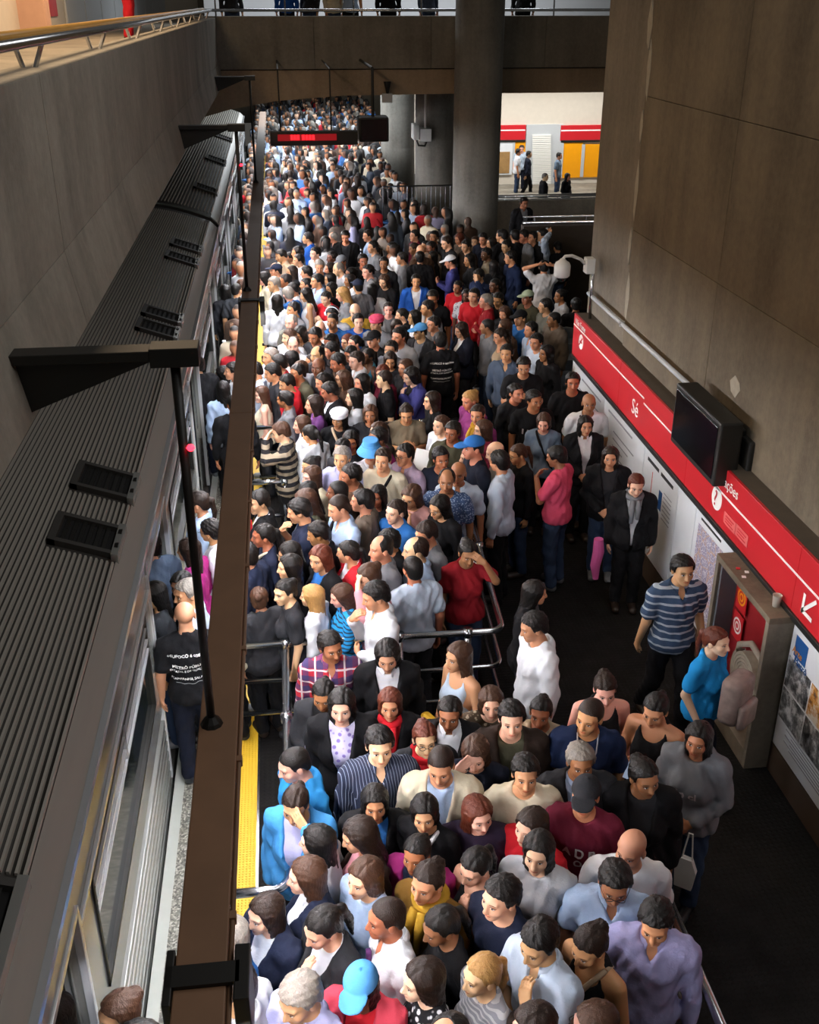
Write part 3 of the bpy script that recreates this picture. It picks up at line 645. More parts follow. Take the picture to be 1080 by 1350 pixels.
a2 = at(544.5, 164, y=28.9); b2 = at(552, 184, y=28.9); MB().box(a2.x, b2.x, 28.75, 29.3, b2.z, a2.z, .02).build('narrow_box', M_PLAST, eb)
MB().tube([((a.x + b_.x) / 2, 28.9, a.z), ((a.x + b_.x) / 2, 28.9, 4.3), ((a.x + b_.x) / 2 - .5, 28.9, 4.3)], .03, 8).build('conduit', M_PLAST, eb, True)
MB().tube([(a2.x + .1, 28.9, b2.z), (a2.x + .15, 28.9, b2.z - .15), (a.x + .15, 28.9, b_.z - .12), (a.x + .2, 28.9, b_.z)], .025, 8).build('cable', M_BLACK, eb, True)

# ================================================================== PEOPLE: bodies and clothes as distance fields, meshed with surface nets
def smin(a, b, k):
    h = np.clip(0.5 + 0.5 * (b - a) / k, 0, 1); return b * (1 - h) + a * h - k * h * (1 - h)
def smax(a, b, k): return -smin(-a, -b, k)
def ell(x, y, z, c, r):
    px, py, pz = (x - c[0]), (y - c[1]), (z - c[2])
    k0 = np.sqrt((px / r[0]) ** 2 + (py / r[1]) ** 2 + (pz / r[2]) ** 2); k1 = np.sqrt((px / r[0] ** 2) ** 2 + (py / r[1] ** 2) ** 2 + (pz / r[2] ** 2) ** 2) + 1e-6
    return k0 * (k0 - 1) / k1
def capd(x, y, z, a, b, r1, r2):
    bx, by, bz = b[0] - a[0], b[1] - a[1], b[2] - a[2]; L = bx * bx + by * by + bz * bz + 1e-9
    t = np.clip(((x - a[0]) * bx + (y - a[1]) * by + (z - a[2]) * bz) / L, 0, 1)
    return np.sqrt((x - a[0] - t * bx) ** 2 + (y - a[1] - t * by) ** 2 + (z - a[2] - t * bz) ** 2) - (r1 + (r2 - r1) * t)
class Field:
    def __init__(s, xs, ys, zs):
        s.ax = [np.asarray(a, np.float32) for a in (xs, ys, zs)]; s.d = np.full([len(a) for a in s.ax], 1.0, np.float32)
    def sl(s, lo, hi):
        o = []
        for a, l, h in zip(s.ax, lo, hi): o.append(slice(int(np.searchsorted(a, l)), int(np.searchsorted(a, h))))
        return tuple(o)
    def xyz(s, q): return s.ax[0][q[0]][:, None, None], s.ax[1][q[1]][None, :, None], s.ax[2][q[2]][None, None, :]
    def cap(s, a, b, r1, r2, k=0.02, m=0.06):
        R = max(r1, r2) + m; q = s.sl([min(a[i], b[i]) - R for i in range(3)], [max(a[i], b[i]) + R for i in range(3)])
        if min(t.stop - t.start for t in q) > 0: s.d[q] = smin(s.d[q], capd(*s.xyz(q), a, b, r1, r2), k)
    def ell(s, c, r, k=0.04, m=0.07):
        q = s.sl([c[i] - r[i] - m for i in range(3)], [c[i] + r[i] + m for i in range(3)])
        if min(t.stop - t.start for t in q) > 0: s.d[q] = smin(s.d[q], ell(*s.xyz(q), c, r), k)
    def all(s): return s.ax[0][:, None, None], s.ax[1][None, :, None], s.ax[2][None, None, :]
def nets(F):
    d = F.d; sg = d < 0
    c = [sg[i:sg.shape[0] - 1 + i, j:sg.shape[1] - 1 + j, k:sg.shape[2] - 1 + k] for i in (0, 1) for j in (0, 1) for k in (0, 1)]
    any_ = c[0].copy(); all_ = c[0].copy()
    for q in c[1:]: any_ |= q; all_ &= q
    act = any_ & ~all_; I, J, K = np.nonzero(act); ids = np.full(act.shape, -1, np.int32); ids[I, J, K] = np.arange(len(I))
    acc = np.zeros((len(I), 3), np.float32); cnt = np.zeros(len(I), np.float32)
    crn = [(i, j, k) for i in (0, 1) for j in (0, 1) for k in (0, 1)]
    val = {p: d[I + p[0], J + p[1], K + p[2]] for p in crn}
    for p in crn:
        for ax in range(3):
            if p[ax]: continue
            q = list(p); q[ax] = 1; q = tuple(q); a, b = val[p], val[q]; m = (a < 0) != (b < 0)
            t = np.where(m, a / np.where(m, a - b, 1), 0)
            for e in range(3): acc[:, e] += m * (t if e == ax else p[e])
            cnt += m
    acc /= np.maximum(cnt, 1)[:, None]; V = np.empty_like(acc)
    for e, (a, ix) in enumerate(zip(F.ax, (I, J, K))): V[:, e] = a[ix] + acc[:, e] * (a[ix + 1] - a[ix])
    Q = []
    for ax in range(3):
        s0 = [slice(None)] * 3; s1 = [slice(None)] * 3; s0[ax] = slice(0, -1); s1[ax] = slice(1, None)
        ch = sg[tuple(s0)] != sg[tuple(s1)]; P = np.array(np.nonzero(ch)); o1, o2 = (ax + 1) % 3, (ax + 2) % 3
        ok = (P[o1] > 0) & (P[o2] > 0) & (P[o1] < ids.shape[o1]) & (P[o2] < ids.shape[o2]); P = P[:, ok]
        def cid(a, b):
            R = P.copy(); R[o1] -= a; R[o2] -= b; return ids[R[0], R[1], R[2]]
        q = np.stack([cid(1, 1), cid(0, 1), cid(0, 0), cid(1, 0)], 1); fl = sg[P[0], P[1], P[2]]; q[~fl] = q[~fl][:, ::-1]; Q.append(q)
    return V, np.concatenate(Q)
def quads_mesh(name, V, Q, mat):
    me = bpy.data.meshes.new(name); me.vertices.add(len(V)); me.vertices.foreach_set('co', V.astype(np.float32).ravel())
    me.loops.add(Q.size); me.loops.foreach_set('vertex_index', Q.astype(np.int32).ravel()); me.polygons.add(len(Q))
    me.polygons.foreach_set('loop_start', np.arange(0, Q.size, 4, dtype=np.int32)); me.polygons.foreach_set('use_smooth', np.ones(len(Q), bool))
    me.update(calc_edges=True); me.materials.append(mat); return me
def relax(V, Q, n=1, w=0.5):
    for _ in range(n):
        A = np.zeros_like(V); c = np.zeros(len(V), np.float32)
        for i in range(4):
            a, b = Q[:, i], Q[:, (i + 1) % 4]
            np.add.at(A, a, V[b]); np.add.at(c, a, 1); np.add.at(A, b, V[a]); np.add.at(c, b, 1)
        V = V * (1 - w) + w * A / c[:, None]
    return V
def axis(lo, hi, coarse, fine, ranges):
    o = [lo]
    while o[-1] < hi:
        x = o[-1]; st = fine if any(a - coarse <= x <= b for a, b in ranges) else coarse; o.append(x + st)
    return o
NOM = {'m': 1.75, 'f': 1.64}
def sx(sex, p):                                  # male coordinates -> build of this sex
    return tuple(p) if sex == 'm' else (p[0] * 0.89, p[1] * 0.95, p[2] * 0.937)
def head_matrix(sex, hv):
    yaw, pit, rol = {'n': (0, 2, 0), 'd': (4, 16, 2), 't': (26, 6, -3)}[hv]
    M = Matrix.Rotation(math.radians(yaw), 4, 'Z') @ Matrix.Rotation(math.radians(pit), 4, 'X') @ Matrix.Rotation(math.radians(rol), 4, 'Y')
    c = Vector((0, -0.028 - pit * .0012, NOM[sex] - 0.117 - pit * .0005)); sc = 1.0 if sex == 'm' else 0.965
    return Matrix.Translation(c) @ M @ Matrix.Scale(sc, 4)
def head_sdf(x, y, z, sex):
    ax = np.abs(x); d = ell(x, y, z, (0, .014, .032), (.077, .097, .081))
    d = smin(d, ell(x, y, z, (0, -.030, -.035), (.060 if sex == 'm' else .056, .064, .078)), .03)
    d = smin(d, ell(x, y, z, (0, -.064, -.094), (.030 if sex == 'm' else .022, .026, .021)), .03)
    d = smin(d, ell(ax, y, z, (.040, -.056, -.030), (.024, .024, .026)), .02)
    d = smin(d, capd(ax, y, z, (0, -.083, .024), (.046, -.070, .024), .011, .009), .016)
    d = smax(d, -(np.sqrt((ax - .031) ** 2 + (y + .104) ** 2 + (z - .001) ** 2) - .021), .012)
    d = smin(d, np.sqrt((ax - .031) ** 2 + (y + .076) ** 2 + (z - .0) ** 2) - .0125, .004)
    d = smin(d, capd(x, y, z, (0, -.086, .010), (0, -.106, -.034), .0075, .0125), .010)
    d = smin(d, np.sqrt((ax - .011) ** 2 + (y + .096) ** 2 + (z + .038) ** 2) - .008, .006)
    d = smin(d, ell(x, y, z, (0, -.086, -.0605), (.024, .012, .0055)), .005)
    d = smin(d, ell(x, y, z, (0, -.085, -.0705), (.020, .012, .006)), .005)
    return smin(d, ell(ax, y, z, (.077, .014, -.012), (.010, .022, .032)), .008)
# arms: elbow, wrist, hand direction, palm normal, finger curl (male build; left side mirrors x)
DOWN = ((.235, .035, 1.125), (.250, -.02, .875), (.0, -.12, -1), (-1, 0, 0), .35)
POSES = {
    'A': (DOWN, DOWN, 's'),
    'B': (((.245, .02, 1.13), (.075, -.17, 1.00), (-.75, -.3, -.45), (0, 1, -.2), .45), ((.245, .02, 1.13), (.075, -.185, .99), (-.75, -.3, -.45), (0, 1, -.2), .45), 's'),
    'C': (((.205, -.11, 1.15), (.095, -.215, 1.375), (-.45, .35, .82), (-.2, 1, 0), .75), ((.24, -.03, 1.13), (.02, -.19, 1.10), (-1, -.1, .1), (0, 1, 0), .5), 's'),
    'P': (((.225, -.05, 1.14), (.085, -.265, 1.22), (-.35, -.35, .6), (-.6, .6, .4), .7), ((.225, -.05, 1.14), (.085, -.265, 1.20), (-.35, -.35, .6), (-.6, .6, .4), .7), 's'),
    'X': (((.245, -.07, 1.14), (.0, -.19, 1.20), (-1, .1, .05), (0, 1, 0), .3), ((.245, -.07, 1.13), (.02, -.215, 1.14), (-1, .1, .1), (0, 1, 0), .3), 's'),
    'F': (((.27, -.19, 1.36), (.14, -.20, 1.575), (-.72, .30, .55), (-.2, 1, -.1), .35), DOWN, 's'),
    'R': (((.24, -.20, 1.56), (.20, -.36, 1.77), (-.05, -.4, .9), (0, -1, 0), .3), DOWN, 's'),
    'K': (((.34, -.02, 1.60), (.14, .10, 1.70), (-.95, .15, .1), (0, -.6, .8), .35), ((.34, -.02, 1.60), (.14, .10, 1.69), (-.95, .15, .1), (0, -.6, .8), .35), 's'),
    'W': (((.235, .07, 1.13), (.24, -.08, .91), (0, -.5, -.85), (-1, 0, 0), .4), ((.235, .02, 1.125), (.25, .10, .885), (0, .3, -.95), (-1, 0, 0), .4), 'w'),
}
HEADV = {'B': 'n', 'C': 'd', 'P': 'd', 'X': 'n', 'F': 'd', 'R': 't', 'K': 'n', 'W': 'n'}
def torso(sex, g=0.0, k=0.06):
    if sex == 'm':
        return [((0, .012, .95), (.162, .115, .12)), ((0, .0, 1.08), (.146, .110, .17)), ((0, .006, 1.28), (.172, .118, .175))], [((-.145, .015, 1.405), (.145, .015, 1.405), .060, .060), ((0, .022, 1.475), (.13, .016, 1.42), .046, .045), ((0, .022, 1.475), (-.13, .016, 1.42), .046, .045)]
    return [((0, .015, .885), (.165, .120, .12)), ((0, .0, 1.02), (.120, .094, .16)), ((0, .006, 1.19), (.143, .100, .16)), ((.060, -.078, 1.165), (.058, .054, .058)), ((-.060, -.078, 1.165), (.058, .054, .058))], [((-.125, .012, 1.317), (.125, .012, 1.317), .050, .050), ((0, .02, 1.385), (.11, .014, 1.33), .038, .038), ((0, .02, 1.385), (-.11, .014, 1.33), .038, .038)]
def arms(sex, pose):
    R, L, _ = POSES[pose]; out = []
    for side, a in ((1, R), (-1, L)):
        mir = lambda p: (p[0] * side, p[1], p[2])
        S_ = sx(sex, mir((.186, .015, 1.405))); E_ = sx(sex, mir(a[0])); W_ = sx(sex, mir(a[1]))
        out.append((S_, E_, W_, Vector(mir(a[2])).normalized(), Vector(mir(a[3])).normalized(), a[4]))
    return out
def legs(sex, kind):
    if kind == 's': r = [((.088, .0, .92), (.098, -.012, .49), (.102, .035, .085)), ((-.088, .0, .92), (-.098, -.012, .49), (-.102, .035, .085))]
    else: r = [((.088, -.02, .92), (.092, -.15, .51), (.092, -.17, .10)), ((-.088, .02, .92), (-.092, .06, .49), (-.095, .26, .12))]
    return [tuple(sx(sex, p) for p in q) for q in r]
CACHE = {}
def body_mesh(sex, pose, hv):
    key = ('body', sex, pose, hv)
    if key in CACHE: return CACHE[key]
    HM = head_matrix(sex, hv); hc = HM.translation; AR = arms(sex, pose); fs = .9 if sex == 'f' else 1.0
    hb = [(W_, Vector(W_) + h * .19) for _, _, W_, h, _, _ in AR]
    rng_ = [[(min(a[i], b[i]) - .03, max(a[i], b[i]) + .03) for a, b in hb] + [(hc[i] - .125, hc[i] + .125)] for i in range(3)]
    lo = [min(min(p[i] for q in AR for p in q[:3]), -.24 if i == 0 else -.30 if i == 1 else 0) - (.25 if i < 2 else 0.03) for i in range(3)]
    hi = [max(max(p[i] for q in AR for p in q[:3]), .24 if i == 0 else .32 if i == 1 else NOM[sex]) + (.22 if i < 2 else .06) for i in range(3)]
    if max(p[2] for q in AR for p in q[:3]) > NOM[sex] - .05: hi[2] += .2
    F = Field(*[axis(lo[i], hi[i], .018 if i < 2 else .022, .0062, rng_[i]) for i in range(3)])
    E, C = torso(sex)
    for c, r in E: F.ell(c, r, .05)
    for a, b, r1, r2 in C: F.cap(a, b, r1, r2, .04)
    for h_, k_, a_ in legs(sex, POSES[pose][2]):
        F.cap(h_, k_, .082, .056, .04); F.cap(k_, a_, .056, .038, .02); F.cap((a_[0], a_[1] + .01, a_[2] - .04), (a_[0] * 1.1, a_[1] - .17, a_[2] - .055), .036, .028, .02)
    for S_, E_, W_, h, n, cu in AR:
        F.cap(S_, E_, .050 * fs, .040 * fs, .03); F.cap(E_, W_, .040 * fs, .027 * fs, .012)
        s_ = h.cross(n).normalized(); W0 = Vector(W_)
        if s_.z < 0 and abs(h.z) < .5: s_ = -s_
        for i, L in enumerate((.066, .075, .070, .054)):
            off = s_ * ((1.5 - i) * .0195 * fs); kn = W0 + h * (.085 * fs) + off; F.cap(W0 + h * .012 + off * .6, kn, .0145 * fs, .012 * fs, .012)
            p1 = kn + (h * math.cos(cu) + n * math.sin(cu)) * L * .5 * fs; p2 = p1 + (h * math.cos(2 * cu) + n * math.sin(2 * cu)) * L * .5 * fs
            F.cap(kn, p1, .0092 * fs, .0086 * fs, .004); F.cap(p1, p2, .0086 * fs, .0075 * fs, .004)
        t0 = W0 + h * .03 + s_ * .022; t1 = t0 + (h * .6 + s_ * .6 + n * .35).normalized() * .034; t2 = t1 + (h * .85 + s_ * .15 + n * .4).normalized() * .03
        F.cap(t0, t1, .0115 * fs, .0105 * fs, .01); F.cap(t1, t2, .0105 * fs, .0085 * fs, .004)
    nz = 1.44 if sex == 'm' else 1.35
    nk = HM @ Vector((0, .022, -.075)); F.cap((0, .022, nz), tuple(nk), .057 if sex == 'm' else .046, .054 if sex == 'm' else .044, .03)
    q = F.sl([hc[i] - .17 for i in range(3)], [hc[i] + .17 for i in range(3)]); X, Y, Z = F.xyz(q); Mi = np.array(HM.inverted())
    lx, ly, lz = [Mi[i, 0] * X + Mi[i, 1] * Y + Mi[i, 2] * Z + Mi[i, 3] for i in range(3)]
    F.d[q] = smin(F.d[q], head_sdf(lx, ly, lz, sex), .018)
    V, Q = nets(F); me = quads_mesh('body', V, Q, M_SKIN)
    Lc = (V @ Mi[:3, :3].T + Mi[:3, 3]).astype(np.float32); far = (np.linalg.norm(Lc, axis=1) > .17); Lc[far] = 9
    at_ = me.attributes.new('hl', 'FLOAT_VECTOR', 'POINT'); at_.data.foreach_set('vector', Lc.ravel())
    CACHE[key] = me; return me
def folds(x, y, z, a=1.0):
    return a * 1.25 * (.0035 * np.sin(34 * z + 19 * x + 6 * np.sin(11 * y + 7 * x)) + .0028 * np.sin(61 * y - 37 * z + 4 * np.sin(17 * x)) + .002 * np.sin(88 * x + 23 * z))
def garment_field(sex, pose, kind, res=.0145):
    g = {'T': .015, 'Q': .015, 'L': .015, 'C': .015, 'V': .010, 'J': .030, 'S': .030, 'H': .030, 'I': .013}[kind]; AR = arms(sex, pose)
    lo = [min([-.24, -.24, 0.70][i], min(p[i] for q in AR for p in q[:3])) - .08 for i in range(3)]; hi = [max([.24, .22, 1.5][i], max(p[i] for q in AR for p in q[:3])) + .09 for i in range(3)]
    lo[2] = .70
    F = Field(*[np.arange(lo[i], hi[i], res) for i in range(3)]); E, C = torso(sex)
    for c, r in E: F.ell(c, tuple(q + g for q in r), .07)
    for a, b, r1, r2 in C: F.cap(a, b, r1 + g * .8, r2 + g * .8, .05)
    if kind in 'TLVJSHCQ':
        e = sx(sex, (.0, .015, .95)); F.ell((0, .012, e[2] - .03), (.172 + g, .125 + g, .15), .06)
    fs = .9 if sex == 'f' else 1.0
    if kind in 'TLJSHCQ':
        for S_, E_, W_, h, n, cu in AR:
            S3, E3, W3 = Vector(S_), Vector(E_), Vector(W_)
            if kind in 'TQ': F.cap(S_, tuple(S3.lerp(E3, .66)), .052 * fs + g, .053 * fs + g, .03)
            else: F.cap(S_, E_, .051 * fs + g, .044 * fs + g * .9, .03); F.cap(E_, tuple(E3.lerp(W3, .90)), .044 * fs + g * .9, .033 * fs + g * .8, .015)
    X, Y, Z = F.all(); F.d = F.d + folds(X, Y, Z, .6 if kind in 'VI' else 1.0).astype(np.float32)
    nz = 1.405 if sex == 'm' else 1.317
    if kind in 'CQ':                                            # open collar notch and button placket
        nt_ = np.maximum(np.maximum(np.abs(X) - np.clip((Z - nz + .045) * .42, 0, .05), Y + .01), nz - .045 - Z); F.d = smax(F.d, -nt_, .006)
        F.d = np.where((np.abs(X) < .014) & (Y < 0), F.d - .004, F.d)
    if kind == 'V': F.d = smax(F.d, -capd(X, Y, Z, (0, -.06, nz + .03), (0, -.05, nz + .15), .085, .09), .01); F.d = smax(F.d, np.abs(X) - (.125 if sex == 'f' else .15) - .0 * Z + np.clip((Z - nz + .06) * .3, 0, .05), .02) if True else F.d
    elif kind in 'TLHICQ': F.d = smax(F.d, -capd(X, Y, Z, (0, -.022, nz + .105), (0, -.01, nz + .25), .076, .08), .01)
    if kind in 'JS':
        F.d = smax(F.d, -capd(X, Y, Z, (0, -.02, nz + .11), (0, -.01, nz + .25), .082, .09), .012)
        ax = np.abs(X); w = .012 + np.clip((Z - (nz - .36)) / .40, 0, 1) * .072
        F.d = smax(F.d, -np.maximum(np.maximum(ax - w, Y + .02) , -(Z - .2)) * 1.0, .012)
        lap = np.abs(ax - w - .018) - .016                      # turned back lapels
        lap = np.maximum(np.maximum(lap, Y - .0), np.maximum(nz - .34 - Z, Z - nz - .03)); F.d = np.where((lap < 0) & (F.d < .012), F.d - .006, F.d)
    if kind == 'H':
        F.d = smin(F.d, ell(X, Y, Z, (0, .085, nz + .055), (.105, .055, .060)), .03); F.d = smax(F.d, -ell(X, Y, Z, (0, .03, nz + .12), (.07, .07, .07)), .012)
    hem = {'T': .86, 'Q': .86, 'C': .85, 'L': .85, 'V': .86, 'J': .80, 'S': .78, 'H': .83, 'I': .88}[kind] * (1 if sex == 'm' else .937)
    F.d = np.maximum(F.d, hem + .012 * np.sin(X * 14) - Z)
    return F
def garment(sex, pose, kind):
    key = ('g', sex, pose, kind)
    if key in CACHE: return CACHE[key]
    F = garment_field(sex, pose, kind); V, Q = nets(F); CACHE[key] = quads_mesh('top', relax(V, Q, 1, .35), Q, M_CLOTH); return CACHE[key]
def collar_mesh(sex):
    key = ('collar', sex)
    if key in CACHE: return CACHE[key]
    nz = 1.465 if sex == 'm' else 1.372; n = 28; V = []; Q = []
    for i in range(n):
        a = math.radians(20) + math.radians(320) * i / (n - 1) - math.pi / 2; c, s_ = math.cos(a), math.sin(a)
        dz = -.035 * max(0, -s_); R = .066 if sex == 'm' else .056
        for r, z in ((R, .045 + dz), (R + .006, .05 + dz), (R + .028, .012 + dz * 1.6), (R + .022, .006 + dz * 1.6)): V.append((r * c, .015 + r * s_, nz + z))
        if i: b = (i - 1) * 4; Q += [(b + k, b + 4 + k, b + 4 + (k + 1) % 4, b + (k + 1) % 4) for k in range(4)]
    CACHE[key] = quads_mesh('collar', np.array(V, np.float32), np.array(Q), M_CLOTH); return CACHE[key]
def trousers_mesh(sex, kind):
    key = ('t', sex, kind)
    if key in CACHE: return CACHE[key]
    F = Field(np.arange(-.26, .26, .017), np.arange(-.36, .42, .017), np.arange(.0, 1.06, .02)); sc = 1 if sex == 'm' else .937
    E, _ = torso(sex); F.ell(E[0][0], tuple(q + .012 for q in E[0][1]), .05)
    for h_, k_, a_ in legs(sex, kind): F.cap(h_, k_, .098, .074, .03); F.cap(k_, a_, .074, .062, .02)
    X, Y, Z = F.all(); F.d = F.d + folds(X, Y, Z).astype(np.float32); F.d = np.maximum(F.d, Z - .99 * sc)
    F.d = np.maximum(F.d, (.045 if kind == 's' else .05) - Z)
    V, Q = nets(F); CACHE[key] = quads_mesh('trousers', V, Q, M_CLOTH); return CACHE[key]
def shoe_mesh():
    if 'shoe' in CACHE: return CACHE['shoe']
    F = Field(np.arange(-.08, .08, .011), np.arange(-.26, .12, .012), np.arange(-.02, .14, .010)); X, Y, Z = F.all()
    F.d = capd(X, Y, Z, (0, .02, .040), (0, -.165, .034), .044, .042); F.d = smin(F.d, capd(X, Y, Z, (0, .015, .05), (0, .02, .10), .043, .045), .02)
    F.d = np.maximum(np.maximum(F.d, .004 - Z), Z - .095).astype(np.float32); V, Q = nets(F); CACHE['shoe'] = quads_mesh('shoe', V, Q, M_LEATHER); return CACHE['shoe']
def hair_mesh(st, under=False):
    key = ('h', st, under)
    if key in CACHE: return CACHE[key]
    long_ = {'l': -.31, 'k': -.15}.get(st); zlo = (long_ or -.13) - .03
    if st == 'p': zlo = -.29
    F = Field(np.arange(-.15, .15, .0066), np.arange(-.20, .21, .0066), np.arange(zlo, .17, .0066 if not long_ else .008)); X, Y, Z = F.all(); ax = np.abs(X)
    t = {'s': .013, 'z': .0045, 'r': .006, 'l': .014, 'k': .015, 'p': .008, 'u': .009}[st]
    an = np.arctan2(X, Y - .02); wav = .0012 * np.sin(9 * an + 40 * Z + 2.0 * np.sin(31 * Y)) + .0012 * np.sin(31 * an - 55 * Z + 3 * X * 40) + .0012 * np.sin(140 * X + 90 * Y + 120 * Z)
    if st == 's': wav = wav * 1.5 - .004 * np.clip(np.sin(25 * X + 30 * Y), 0, 1)
    prt = .006 * np.exp(-((X - .028) / .008) ** 2) * (Z > .07) * (Y < .06); wav = wav + (prt if st in 'lkpu' else 0)
    d = ell(X, Y, Z, (0, .017, .033), (.079 + t, .099 + t, .082 + t * .75)) + (wav if st != 'z' else 0)
    d = smin(d, ell(X, Y, Z, (0, .045, -.03), (.066 + t, .065 + t, .070 + t)), .03)
    hl = np.interp(Y, [-.13, -.085, -.060, -.035, -.018, .0, .035, .06, .12], [.094, .081, .069, .054, -.012, -.010, .0, -.055, -.085]).astype(np.float32)
    if st == 'r': hl = np.interp(Y, [-.13, -.04, -.018, .0, .035, .06, .12], [.3, .12, -.01, -.01, .0, -.055, -.085]).astype(np.float32)
    if st in 'lk': hl = np.interp(Y, [-.13, -.085, -.060, -.045, -.035, .12], [.094, .081, .062, -.02, -.5, -.5]).astype(np.float32)
    d = np.maximum(d, (hl - Z) * .75)
    if st == 'r': d = smax(d, -ell(X, Y, Z, (0, -.055, .095), (.058, .085, .075)), .008)
    if long_:
        w = np.interp(Z, [long_, long_ * .5, -.04, .05], [.078, .098, .093, .090]).astype(np.float32); dp = np.interp(Z, [long_, -.10, .05], [.050, .078, .100]).astype(np.float32); cy = np.interp(Z, [long_, -.1, .05], [.075, .040, .016]).astype(np.float32)
        q = (np.sqrt((X / w) ** 2 + ((Y - cy) / dp) ** 2) - 1) * np.minimum(w, dp) + wav * 1.4
        q = np.maximum(np.maximum(q, Z - .05), long_ + .02 * np.sin(60 * X) - Z); q = np.maximum(q, (-.045 + .10 * np.clip(-.02 - Z, 0, .12) - Y))
        q = np.maximum(q, -(np.sqrt((X / .060) ** 2 + ((Y + .05) / .075) ** 2) - 1) * .05); d = smin(d, q, .02)
    if st == 'p':
        for a, b, r1, r2 in (((0, .10, .045), (0, .135, .02), .020, .028), ((0, .135, .02), (0, .15, -.10), .028, .026), ((0, .15, -.10), (0, .135, -.24), .026, .010)): d = smin(d, capd(X, Y, Z, a, b, r1, r2) + wav, .012)
    if st == 'u': d = smin(d, np.sqrt((X) ** 2 + (Y - .105) ** 2 + (Z - .055) ** 2) - .043 + wav * 1.6, .012)
    if under: d = np.maximum(d, Z - .046)
    F.d = d.astype(np.float32); V, Q = nets(F); CACHE[key] = quads_mesh('hair', V, Q, M_HAIR); return CACHE[key]
def hat_mesh(kind):
    key = ('hat', kind)
    if key in CACHE: return CACHE[key]
    F = Field(np.arange(-.17, .17, .0066), np.arange(-.26, .18, .0066), np.arange(-.03, .17, .0066)); X, Y, Z = F.all()
    d = ell(X, Y, Z, (0, .014, .040), (.094, .114, .090)); d = np.maximum(d, .040 - Z)
    if kind == 'c':
        br = ell(X, Y, Z - .12 * np.clip(-.11 - Y, -.1, .2) * -.6, (0, -.115, .048), (.078, .090, .009)); d = smin(d, br, .006); d = smin(d, np.sqrt(X ** 2 + (Y - .014) ** 2 + (Z - .131) ** 2) - .009, .004)
    elif kind == 'w':
        r = np.sqrt(X ** 2 + ((Y - .012) * .86) ** 2); br = np.abs(r - (.098 + np.clip(.06 - Z, 0, .1) * .75)) - .008; br = np.maximum(np.maximum(br, Z - .075), -.012 - Z)
        top = np.maximum(np.maximum(r - .095 + .1 * np.clip(Z - .06, 0, 1), .05 - Z), Z - .135); d = smin(smin(d, top, .01), br, .01)
    else: d = smin(d, ell(X, Y, Z, (.01, .02, .085), (.112, .125, .045)), .02); d = smin(d, np.abs(np.sqrt(X ** 2 + ((Y - .014) * .83) ** 2) - .093) + np.abs(Z - .048) * .6 - .012, .006)
    F.d = d.astype(np.float32); V, Q = nets(F); CACHE[key] = quads_mesh('cap', V, Q, M_CLOTH); return CACHE[key]

# materials of people take their colour from the object's own colour
def skin_mat():
    m, nt, b = new_mat('skin'); N = NT(nt); oc = N.n('ShaderNodeObjectInfo').outputs['Color']
    a = N.n('ShaderNodeAttribute', attribute_name='hl'); s_ = N.n('ShaderNodeSeparateXYZ'); N.l(a.outputs['Vector'], s_.inputs[0])
    x, y, z = s_.outputs; ax = N.m('ABSOLUTE', x); front = N.m('LESS_THAN', y, -.045)
    def el(cx, cz, rx, rz_):
        e = N.m('ADD', N.m('POWER', N.m('ABSOLUTE', N.m('DIVIDE', N.m('SUBTRACT', ax, cx), rx)), 2.0), N.m('POWER', N.m('ABSOLUTE', N.m('DIVIDE', N.m('SUBTRACT', z, cz), rz_)), 2.0))
        return N.m('MULTIPLY', N.m('LESS_THAN', e, 1.0), front)
    blot = N.noise(9, a.outputs['Vector'], 4)
    c = N.mix(N.m('MULTIPLY', blot, .35), oc, N.mix(1.0, oc, (1.0, .72, .64, 1), 'MULTIPLY'))
    c = N.mix(el(.032, .004, .018, .011), c, N.mix(1.0, oc, (.55, .45, .42, 1), 'MULTIPLY'))
    c = N.mix(el(.031, .0, .0125, .0058), c, (.62, .58, .54, 1)); c = N.mix(el(.031, .0, .0056, .0058), c, (.02, .012, .01, 1))
    c = N.mix(el(.031, .0062, .0145, .0022), c, (.02, .014, .012, 1)); c = N.mix(N.m('MULTIPLY', el(.033, .0235, .019, .0042), .8), c, (.025, .016, .012, 1))
    c = N.mix(N.m('MULTIPLY', el(0, -.0655, .024, .0085), .75), c, N.mix(1.0, oc, (.85, .38, .36, 1), 'MULTIPLY')); c = N.mix(el(0, -.0655, .022, .0012), c, N.mix(1.0, oc, (.3, .14, .13, 1), 'MULTIPLY'))
    N.l(c, b.inputs['Base Color']); b.inputs['Roughness'].default_value = .5; b.inputs['Specular IOR Level'].default_value = .35
    b.inputs['Subsurface Weight'].default_value = 0.0; return m
M_SKIN = skin_mat()
